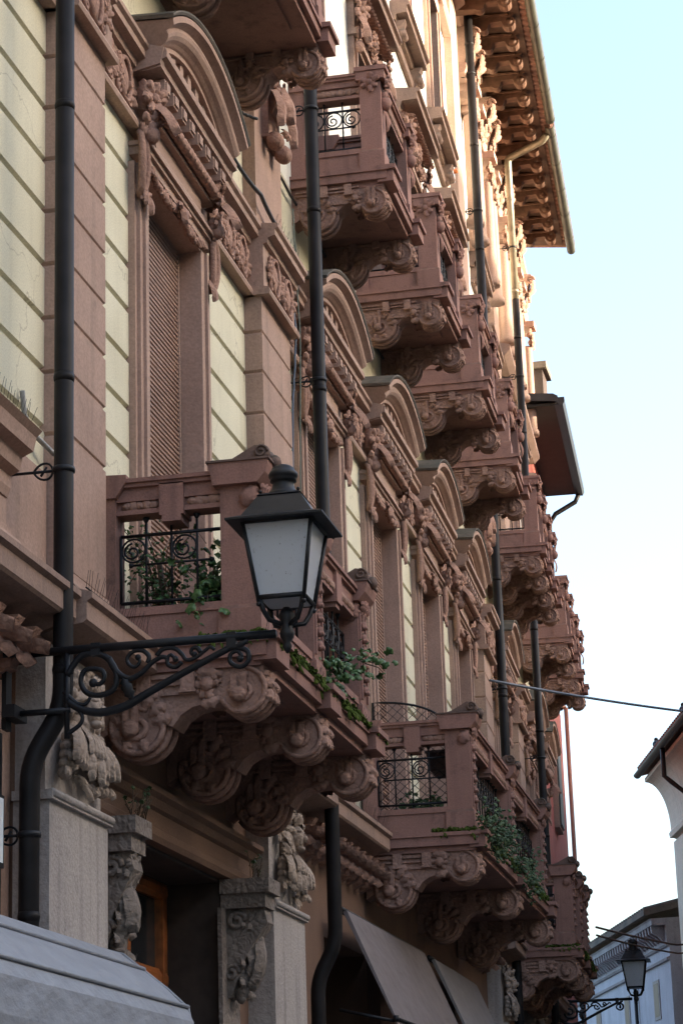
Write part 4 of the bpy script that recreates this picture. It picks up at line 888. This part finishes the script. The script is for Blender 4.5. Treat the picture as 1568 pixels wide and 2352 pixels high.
# ================================================================== awnings
def awning_fixed():
    mb = MB(); prof = [(.22, 3.30), (.34, 3.27), (.50, 3.15), (.66, 3.02), (.80, 2.88), (.84, 2.80), (.85, 2.60), (.83, 2.38), (.80, 2.38), (.82, 2.60), (.80, 2.80), (.5, 3.11), (.24, 3.26)]
    mb.strip(prof, 9.5, 15.02); o = mb.build('shop_awning', AWN1); tag(o, 'white cloth shop awning with moulded edge in the lower left corner', 'awning')
    mb = MB(); mb.tube([P(9.5, .505, 3.158), P(15.03, .505, 3.158)], .014, 6); mb.tube([P(9.5, .80, 2.90), P(15.03, .80, 2.90)], .014, 6); mb.tube([P(9.5, .83, 2.38), P(15.03, .83, 2.38)], .018, 8)
    mb.tube([P(15.03, .22, 3.30), P(15.03, .36, 3.26), P(15.03, .66, 3.02), P(15.03, .80, 2.89), P(15.03, .85, 2.6), P(15.03, .83, 2.38)], .012, 6); mb.build('edge_piping', AWN1, o)
awning_fixed()
def awning_drop(s0, s1, mat, label, zt=4.42, zb=3.36, d1=.72):
    mb = MB(); mb.strip([(.22, zt), (.26, zt + .01), (d1, zb), (d1 + .01, zb - .16), (d1 - .01, zb - .16), (d1 - .02, zb)], s0, s1); o = mb.build('shop_awning', mat); tag(o, label, 'awning')
    mb = MB(); mb.tube([P(s0 - .03, d1, zb), P(s1 + .03, d1, zb)], .022, 8)
    mb.lathe(P(s0 - .03, d1, zb - .0), [(.03, -.03), (.03, .03)], 8); mb.tube([P(s0 - .01, .16, zt - .95), P(s0 - .01, d1 - .02, zb - .02)], .016, 8); mb.tube([P(s1, .16, zt - .95), P(s1, d1 - .02, zb - .02)], .016, 8)
    mb.tube([P(s0 - .05, .20, zt + .02), P(s1 + .05, .20, zt + .02)], .035, 8); mb.build('awning_rail', IRON, o)
awning_drop(22.8, 27.2, AWN2, 'mauve grey drop awning over a shop right of the portal, the nearer of two')
awning_drop(27.9, 31.6, AWN3, 'pale grey drop awning under the second carved balcony, the farther of two')

# ================================================================== cables, small fittings
def cable(pts, r, label, mat=CABLEM, sag=0.0, wob=0.0, name='cable'):
    rnd = random.Random(len(pts)*7 + int(r*1e4)); out = []
    for i in range(len(pts) - 1):
        a, b_ = Vector(pts[i]), Vector(pts[i + 1]); n = 10
        for k in range(n):
            f = k/n; out.append(a.lerp(b_, f) - Z*sag*4*f*(1 - f) + Vector((rnd.uniform(-wob, wob), rnd.uniform(-wob, wob), rnd.uniform(-wob, wob))))
    out.append(Vector(pts[-1])); mb = MB(); mb.tube(out, r, 6); o = mb.build(name, mat); tag(o, label, 'cable'); return o
cable([P(9, .04, 11.9), P(14.3, .04, 11.88), P(14.4, .20, 11.87), P(15.3, .20, 11.87), P(15.4, .04, 11.86), P(20.1, .04, 11.82), P(20.2, .16, 11.80)], .016, 'upper dark cable clipped along the cream wall above the nearest arched pediment', wob=.006)
cable([P(21.35, .05, 11.82), P(25, .04, 11.83), P(29, .04, 11.83), P(35.3, .04, 11.84)], .016, 'dark cable running along the wall above the far arched pediments', wob=.006)
cable([P(18.9, .10, 11.05), P(19.3, .12, 11.02), P(20.1, .20, 10.95), P(20.9, .22, 10.85), P(21.3, .20, 10.70), P(21.45, .10, 10.6), P(22.0, .06, 10.98), P(23.2, .04, 11.2)], .022, 'thick dark cable sagging from the nearest pediment to the junction box', sag=.03)
cable([P(21.42, .16, 10.85), P(21.40, .22, 10.0), P(21.42, .16, 9.2), P(21.42, .10, 7.0), P(21.42, .08, 5.7)], .010, 'blue grey wire hanging down beside the middle pilaster, left of its pair', plain('blue_wire', (.10, .14, .20), .5), wob=.004)
cable([P(21.5, .20, 11.4), P(21.48, .24, 10.0), P(21.48, .2, 8.2), P(21.50, .12, 5.7)], .008, 'thin green grey wire hanging down beside the middle pilaster, right of its pair', plain('green_wire', (.10, .13, .10), .5), wob=.003)
mb = MB(); mb.box(.02, .14, -.09, .09, 10.68, 10.86); 
for k in range(8): mb.tube([(.10, -.08 + .02*k, 10.70), (.16, -.06 + .02*k, 10.62 - .02*(k % 3)), (.12, -.05 + .015*k, 10.52)], .008, 5)
tag(mb.build('junction_box', IRON, None, P(21.45, .02), 0), 'small black junction box with tangled wires beside the middle pilaster', 'box')
cable([P(36.0, .2, 9.55), (2.75, 40.2, 9.66), (6.5, 44.5, 10.1)], .022, 'grey twisted street cable crossing the sky from the facade to the right', plain('grey_cable', (.12, .14, .17), .5), sag=.03)
cable([P(44.5, 1.2, 6.55), (1.5, 52, 6.9), (4.5, 56.5, 7.5)], .022, 'brownish street cable above the far lantern, the upper of two', plain('brown_cable', (.14, .09, .07), .6), sag=.02)
cable([P(44.5, 1.2, 6.40), (1.5, 52, 6.72), (4.5, 56.5, 7.3)], .020, 'brownish street cable just above the far lantern, the lower of two', plain('brown_cable_low', (.14, .09, .07), .6), sag=.03)
cable([P(13.9, .03, 6.86), P(13.95, .03, 6.7), P(14.1, .06, 6.6), P(14.35, .1, 6.55)], .018, 'pale cable curving off the hood at the left edge', plain('pale_cable', (.3, .29, .27), .6))
mb = MB(); mb.box(.02, .16, -.16, .16, 17.55, 18.15); ab = mb.build('alarm_box', WHITEM, None, P(34.55), heading(34.55)); tag(ab, 'small white alarm box high on the cream wall', 'alarm box')
mb = MB(); mb.lathe((.16, .0, 17.68), [(.04, 0), (.04, .05), (.02, .07)], 10, 'x'); mb.build('lens', ORNG, ab)

# mesh screen on the second carved balcony
mb = MB(); sx0, sx1 = .05, .86; yy = -2.95; z0, z1 = 5.8, 6.75
ar = [(sx0, yy, z0), (sx0, yy, z1 + .32)] + [(sx0 + (sx1 - sx0)*sin(a*pi/20), yy, z1 + .32*cos(a*pi/20)) for a in range(1, 11)] + [(sx1, yy, z0)]
mb.tube(ar, .014, 6)
for k in range(-12, 16):
    for sg in (-1, 1):
        pts = []
        for j in range(40):
            f = j/39; x_ = sx0 + (sx1 - sx0)*f; z = z0 + .10*k + sg*(x_ - sx0)*.9 + (.8 if sg < 0 else 0); u_ = (x_ - sx0)/(sx1 - sx0); top = z1 + .32*sqrt(max(0, 1 - u_*u_))
            if z0 < z < top: pts.append((x_, yy, z))
        if len(pts) > 1: mb.tube([pts[0], pts[-1]], .0035, 4)
tag(mb.build('mesh_screen', IRON, None, P(28.45), heading(28.45)), 'arched wire mesh screen standing at the near end of the second balcony', 'screen')
mb = MB(); mb.frustum((0, 0), .11, .28, .14, .32, 0, .2); mb.box(-.15, .15, -.33, .33, .19, .22); tag(mb.build('planter_box', plain('dark_planter', (.05, .025, .025), .6), None, P(25.9, .78, 6.28), heading(25.9)), 'dark empty planter box hung behind the near pier of the second balcony', 'planter')
mb = MB()
# spiral pole
mb = MB(); mb.tube([P(50.6, .5, 5.2), P(50.6, .5, 8.2)], .04, 6)
for k in range(60): pass
pts = [P(50.6, .5, 5.4 + 2.4*i/180) + Vector((.05*cos(i*.55), .05*sin(i*.55), 0)) for i in range(181)]; mb.tube(pts, .018, 5)
tag(mb.build('spiral_pole', plain('pole_grey', (.22, .24, .28), .5), None), 'grey twisted spiral pole on the red building at the far end', 'pole')

# ================================================================== plants
def leaves(mb, c, n, spread, size, seed, down=0.0):
    rnd = random.Random(seed)
    for k in range(n):
        p = Vector(c) + Vector((rnd.gauss(0, spread[0]), rnd.gauss(0, spread[1]), rnd.gauss(0, spread[2])))
        t = Vector((rnd.uniform(-1, 1), rnd.uniform(-1, 1), rnd.uniform(-1, .5) - down)).normalized(); nn = Vector((rnd.uniform(-.4, 1), rnd.uniform(-1, .2), rnd.uniform(0, 1)))
        s_ = size*rnd.uniform(.5, 1.3); mb.leaf(p, t, nn, s_, s_*.42, .5, 1, .12)
def vine(mb, pts, r): mb.tube([Vector(p) for p in pts], r, 5)
def plant(name, label, cat, build, group=None):
    f = MB(); st = MB(); build(f, st); r_ = thing(name, label, cat, (0, 0, 0)); f.build('foliage', LEAFM if name == 'ivy' else LEAFD, r_); st.build('stem', TWIG, r_); return r_
def b1(f, st):
    base = P(17.9, 1.22, 5.72); rnd = random.Random(4)
    for k in range(6):
        e = base + Vector((rnd.uniform(-.05, .28), rnd.uniform(-.35, 1.0), rnd.uniform(-.45, .35))); pts = [base.lerp(e, i/6) + Vector((.06*sin(i), .05*cos(i*1.3), .10*sin(i*.5))) for i in range(7)]; vine(st, pts, .006)
        for p in pts[1:]: leaves(f, p, 4, (.05, .07, .06), .065, k*11 + int(p.z*50))
plant('ivy', 'bright green ivy trailing over the front rail of the nearest balcony', 'ivy', b1)
def b2(f, st):
    rnd = random.Random(8)
    for k in range(14):
        base = P(24.9 + rnd.random()*4.2, 1.36, 5.5); e = base + Vector((rnd.uniform(.0, .15), rnd.uniform(-.3, .4), rnd.uniform(-.3, .25))); pts = [base.lerp(e, i/4) for i in range(5)]; vine(st, pts, .006)
        for p in pts: leaves(f, p, 13, (.06, .12, .07), .042, k*7 + int(p.z*40), .3)
plant('hanging_bush', 'small leaved bush spilling over the mossy edge of the second balcony', 'plant', b2)
def potted(name, label, s, d, z, seed, h, n, size, trunk=True):
    r_ = thing(name, label, 'potted plant', P(s, d, z)); mb = MB(); mb.lathe((0, 0, 0), [(.10, 0), (.14, .16), (.165, .17), (.165, .21), (.14, .21), (.13, .18)], 18); mb.build('pot', POTM, r_)
    f = MB(); st = MB(); rnd = random.Random(seed)
    if trunk: st.tube([(0, 0, .15), (.02, .01, .4), (-.01, 0, .75)], [.035, .03, .02], 8)
    for k in range(n):
        a = rnd.random()*6.28; e = Vector((cos(a)*rnd.uniform(.05, .3), sin(a)*rnd.uniform(.05, .35), rnd.uniform(.3, h))); mid = Vector((cos(a)*.1, sin(a)*.1, e.z*.8)); pts = [Vector((0, 0, .18)), mid*.6 + Vector((0, 0, .1)), mid, e, e + Vector((cos(a)*.08, sin(a)*.08, -.12))]
        vine(st, pts, .0035)
        for p in pts[1:]: leaves(f, p, 5, (.05, .05, .06), size, seed*9 + k)
    f.build('foliage', LEAFM if seed % 2 else LEAFD, r_); st.build('stem', TWIG, r_)
potted('potted_shrub', 'dry twiggy shrub in a clay pot at the wall end of the nearest balcony', 16.0, .36, 5.48, 3, 1.0, 26, .035)
potted('potted_ivy', 'dark leafy plant in a clay pot beside the pier of the nearest balcony', 15.95, .80, 5.48, 5, .75, 26, .075, False)
potted('potted_herb', 'low dark plant behind the side railing of the second balcony', 25.35, .62, 5.48, 8, .42, 22, .05, False)
def b3(f, st):
    rnd = random.Random(2)
    for s_ in (15.75, 15.85, 16.0, 19.2, 19.4):
        for k in range(5):
            p = P(s_ + rnd.uniform(-.1, .1), .2, 4.27); e = p + Vector((rnd.uniform(-.05, .08), rnd.uniform(-.1, .1), rnd.uniform(.1, .26))); vine(st, [p, p.lerp(e, .5) + Vector((.01, .01, 0)), e], .004); vine(st, [p.lerp(e, .5), p.lerp(e, .5) + Vector((.03, .05, .07))], .003)
            leaves(f, e, 1, (.01, .01, .01), .03, k)
plant('dry_weeds', 'sparse dry weeds growing on the ledge above the portal consoles', 'weeds', b3)

# ================================================================== neighbouring buildings
R2 = thing('red_building', 'narrow red building with black metal eaves beyond the ornate one', 'building')
mb = MB(); mb.strip([(-8, 0), (.0, 0), (.0, 18.6), (-8, 18.6)], END + .02, 55.9); mb.strip([(-8, 0), (.0, 0), (.0, 13.2), (-8, 13.2)], 55.9, 57.2); mb.build('wall', REDW, R2)
mb = MB(); mb.strip([(-.2, 18.5), (.78, 18.5), (.78, 18.55), (-.2, 18.56)], 48.95, 55.9); mb.build('soffit', plain('dark_soffit', (.03, .026, .022), .8, 0, .2, 5), R2)
mb = MB(); mb.strip([(-8, 19.5), (-8, 19.4), (.78, 18.56), (.85, 18.5), (.85, 18.68), (.75, 18.74)], 48.85, 55.95); mb.strip([(.77, 18.48), (.95, 18.48), (.99, 18.56), (.99, 18.66), (.77, 18.66)], 48.9, 56.0); mb.build('roof', plain('black_roof_metal', (.02, .02, .025), .35, .3, .2, 4), R2)
mb = MB(); mb.tube([P(55.9, .85, 18.5), P(55.9, .75, 18.3), P(55.8, .25, 18.0), P(55.6, .10, 17.7), P(55.6, .10, 13.0)], .06, 10); mb.build('downpipe', PIPEM, R2)
mb = MB(); mb.tube([P(57.28, .14, 13.4), P(57.28, .14, 0)], .055, 10); mb.tube([P(57.25, -.3, 13.5), P(57.28, .14, 13.4)], .055, 10); mb.build('sunlit_tint_pipe', plain('sunlit_tint_orange', (.30, .11, .06), .5), R2)  # warm sunlight on this drainpipe put into its orange base colour
for z in (6.5, 9.8, 13.3):
    mb = MB(); mb.box(-.02, .12, -.62, .62, z - .08, z + 2.0); f_ = mb.build('window', BELTM, R2, P(53.2), heading(53.2)); mb = MB(); mb.box(.13, .16, -.5, .5, z, z + 1.9); mb.build('shutter', plain('green_shutter_%d' % int(z), (.05, .06, .055), .6), f_)
C2 = thing('chimney_stack', 'old brick chimney rising above the black eaves', 'chimney'); mb = MB(); q = P(50.4, .1, 0); mb.box(q.x - .4, q.x + .4, q.y - .4, q.y + .4, 18.7, 19.75); mb.build('stack', TYMP, C2)
mb = MB(); mb.box(q.x - .5, q.x + .5, q.y - .5, q.y + .5, 19.75, 19.9); mb.build('cap', LEADST, C2)

# pale yellow building on the right, wall running at 13.2 degrees
YH = radians(13.2); ey = Vector((-sin(YH), cos(YH), 0)); nyv = Vector((-cos(YH), -sin(YH), 0))   # along, outward (towards the street)
YB = thing('yellow_building', 'pale yellow building with coved eaves at the right edge', 'building')
C0 = Vector((1.06, 60, 0)); EZ = .40
def ybox(mb, prof, t0, t1):                               # prof (outward d, z), t measured back towards the camera from the far corner
    n = len(prof); vs = [C0 - ey*t + nyv*d + Z*z for t in (t0, t1) for d, z in prof]
    mb.add(vs, [(i, (i + 1) % n, n + (i + 1) % n, n + i) for i in range(n)] + [tuple(range(n)), tuple(range(2*n - 1, n - 1, -1))])
mb = MB(); ybox(mb, [(-9, 0), (0, 0), (0, 10.3), (-9, 10.3)], 0, 32); mb.build('wall', YELW, YB)
mb = MB(); cove = [(0, 10.0 + EZ)] + [(.09, 10.0 + EZ), (.11, 10.12 + EZ), (.05, 10.2 + EZ)] + [(.05 + .58*(1 - cos(radians(a))), 10.2 + EZ + 1.25*sin(radians(a))) for a in range(0, 91, 9)] + [(.63, 11.55 + EZ), (-1, 11.9 + EZ), (-1, 10)]
ybox(mb, cove, 0, 32); mb.build('cove', YELW, YB)
mb = MB(); ybox(mb, [(-9, 14.2 + EZ), (-9, 14.0 + EZ), (.76, 11.62 + EZ), (.78, 11.60 + EZ), (.80, 11.74 + EZ), (.75, 11.80 + EZ)], -.15, 32)
t_ = 0
while t_ < 24: a = C0 - ey*t_ + nyv*.78 + Z*(11.78 + EZ); b_ = C0 - ey*t_ + nyv*(-2) + Z*(12.5 + EZ); mb.tube([a, b_], .09, 6); t_ += .24
mb.build('roof', TILE, YB)
mb = MB(); pr = [(.80 + .10*cos(radians(a)), 11.66 + EZ + .10*sin(radians(a))) for a in range(180, 361, 20)]; ybox(mb, pr, -.1, 32)
mb.tube([C0 - ey*4 + nyv*.78 + Z*(11.6 + EZ), C0 - ey*4 + nyv*.78 + Z*(10.9 + EZ), C0 - ey*4.1 + nyv*.65 + Z*(10.75 + EZ), C0 - ey*4.4 + nyv*.12 + Z*(10.2 + EZ), C0 - ey*4.4 + nyv*.12 + Z*0], .06, 8); mb.build('gutter', IRON, YB)
for j, t_ in enumerate([4.0 + 3.6*i for i in range(8)]):
    for z in (1.2, 4.6, 7.4):
        if z == 7.4 or t_ < 60:
            mb = MB(); ybox(mb, [(-.02, z), (.05, z), (.05, z + 1.9), (-.02, z + 1.9)], t_ - .55, t_ + .55); wf = mb.build('window', GREYST, YB)
            mb = MB(); ybox(mb, [(.05, z + .08), (.07, z + .08), (.07, z + 1.82), (.05, z + 1.82)], t_ - .45, t_ + .45); mb.build('pane', GLASS, wf)
# birds on the roof
for k, (t_, lab) in enumerate(((6.2, 'dark pigeon perched on the yellow roof, the upper one'), (2.0, 'dark pigeon perched on the yellow roof, the lower one'))):
    p = C0 - ey*t_ + nyv*.60 + Z*(12.05 + EZ); mb = MB(); mb.ball(p, (.09, .16, .09), Matrix.Rotation(.5, 3, 'X'), 10, 8); mb.ball(p + Vector((0, .12, .14)), .055, n=8, m=6); mb.tube([p + Vector((0, .16, .14)), p + Vector((0, .22, .13))], [.015, .002], 5); mb.tube([p + Vector((0, -.1, -.03)), p + Vector((0, -.3, -.08))], [.05, .02], 6); mb.tube([p, p - Z*.16], .01, 5)
    tag(mb.build('pigeon', IRON), lab, 'bird', 'pigeons on the yellow roof')
# blue-grey building further on
GH = radians(16.1); eg = Vector((-sin(GH), cos(GH), 0)); ngv = Vector((-cos(GH), -sin(GH), 0)); G0 = Vector((.72, 60.6, 0))
GB = thing('grey_building', 'low blue grey building with corbelled cornice at the far end of the street', 'building')
def gbox(mb, prof, t0, t1):
    n = len(prof); vs = [G0 + eg*t + ngv*d + Z*z for t in (t0, t1) for d, z in prof]; mb.add(vs, [(i, (i + 1) % n, n + (i + 1) % n, n + i) for i in range(n)] + [tuple(range(n)), tuple(range(2*n - 1, n - 1, -1))])
ZT = 8.42
mb = MB(); gbox(mb, [(-9, 0), (0, 0), (0, ZT - .6), (-9, ZT - .6)], 0, 16); mb.build('wall', GREYW, GB)
mb = MB(); gbox(mb, [(-1, ZT - .65), (.06, ZT - .65), (.10, ZT - .6), (.06, ZT - .55), (.06, ZT - .12), (.42, ZT - .12), (.42, ZT), (.46, ZT + .04), (-1, ZT + .1)], 0, 16); gbox(mb, [(0, ZT - 1.0), (.08, ZT - 1.0), (.1, ZT - .94), (0, ZT - .9)], 0, 16)
t_ = .2
while t_ < 16: gbox(mb, [(.05, ZT - .5), (.12, ZT - .5), (.22, ZT - .38), (.38, ZT - .3), (.40, ZT - .12), (.05, ZT - .12)], t_, t_ + .13); t_ += .36
mb.build('cornice', stone('grey_cornice', (.36, .37, .40), (.28, .28, .30), grain=40), GB)
mb = MB(); gbox(mb, [(-9, ZT + 2.3), (.55, ZT + .12), (.62, ZT + .12), (.62, ZT + .26), (-9, ZT + 2.5)], -.1, 16.1)
t_ = 0
while t_ < 16: mb.tube([G0 + eg*t_ + ngv*.6 + Z*(ZT + .26), G0 + eg*t_ - ngv*3 + Z*(ZT + 1.1)], .08, 6); t_ += .3
mb.build('roof', LEADST, GB)
for t_, z, hh in ((1.9, ZT - 2.35, 1.0), (6.0, ZT - 2.4, 1.0), (10.5, ZT - 2.4, 1.0), (1.6, ZT - 4.9, 1.3), (5.6, ZT - 4.9, 1.3), (9.6, ZT - 4.9, 1.3)):
    mb = MB(); gbox(mb, [(-.02, z), (.025, z), (.025, z + hh), (-.02, z + hh)], t_ - .38, t_ + .38); wf = mb.build('window', plain('window_surround_%d' % int(t_*10 + z), (.30, .29, .28), .8), GB)
    mb = MB(); 
    if hh > 1.1:
        zz = z
        while zz < z + hh: gbox(mb, [(.025, zz), (.06, zz + .01), (.03, zz + .06)], t_ - .34, t_ + .34); zz += .09
        mb.build('shutter', WHITEM, wf)
    else: gbox(mb, [(.02, z + .08), (.03, z + .08), (.03, z + hh - .08), (.02, z + hh - .08)], t_ - .28, t_ + .28); mb.build('pane', plain('brown_pane_%d' % int(t_*10), (.10, .07, .05), .5), wf)
mb = MB(); mb.tube([G0 + eg*4.4 + ngv*.08 + Z*(ZT - .8), G0 + eg*4.4 + ngv*.08 + Z*0], .05, 8); mb.build('downpipe', IRON, GB)

# unseen block added out of the frame on the right to shade the lower storeys
OB = thing('shade_block', 'tall ochre block added out of view to shade the facade', 'building')
H0 = 27.4
mb = MB(); mb.box(40.3, 51, -65, 90, 0, H0); mb.build('wall', stone('ochre_plaster', (.40, .33, .25), (.34, .28, .2), grain=40), OB)
mb = MB(); mb.prism([(39.6, H0), (45.6, H0 + .9), (51.6, H0), (51.6, H0 + .2), (45.6, H0 + 1.1), (39.6, H0 + .2)], -65.5, 90.5); mb.build('roof', TILE, OB)
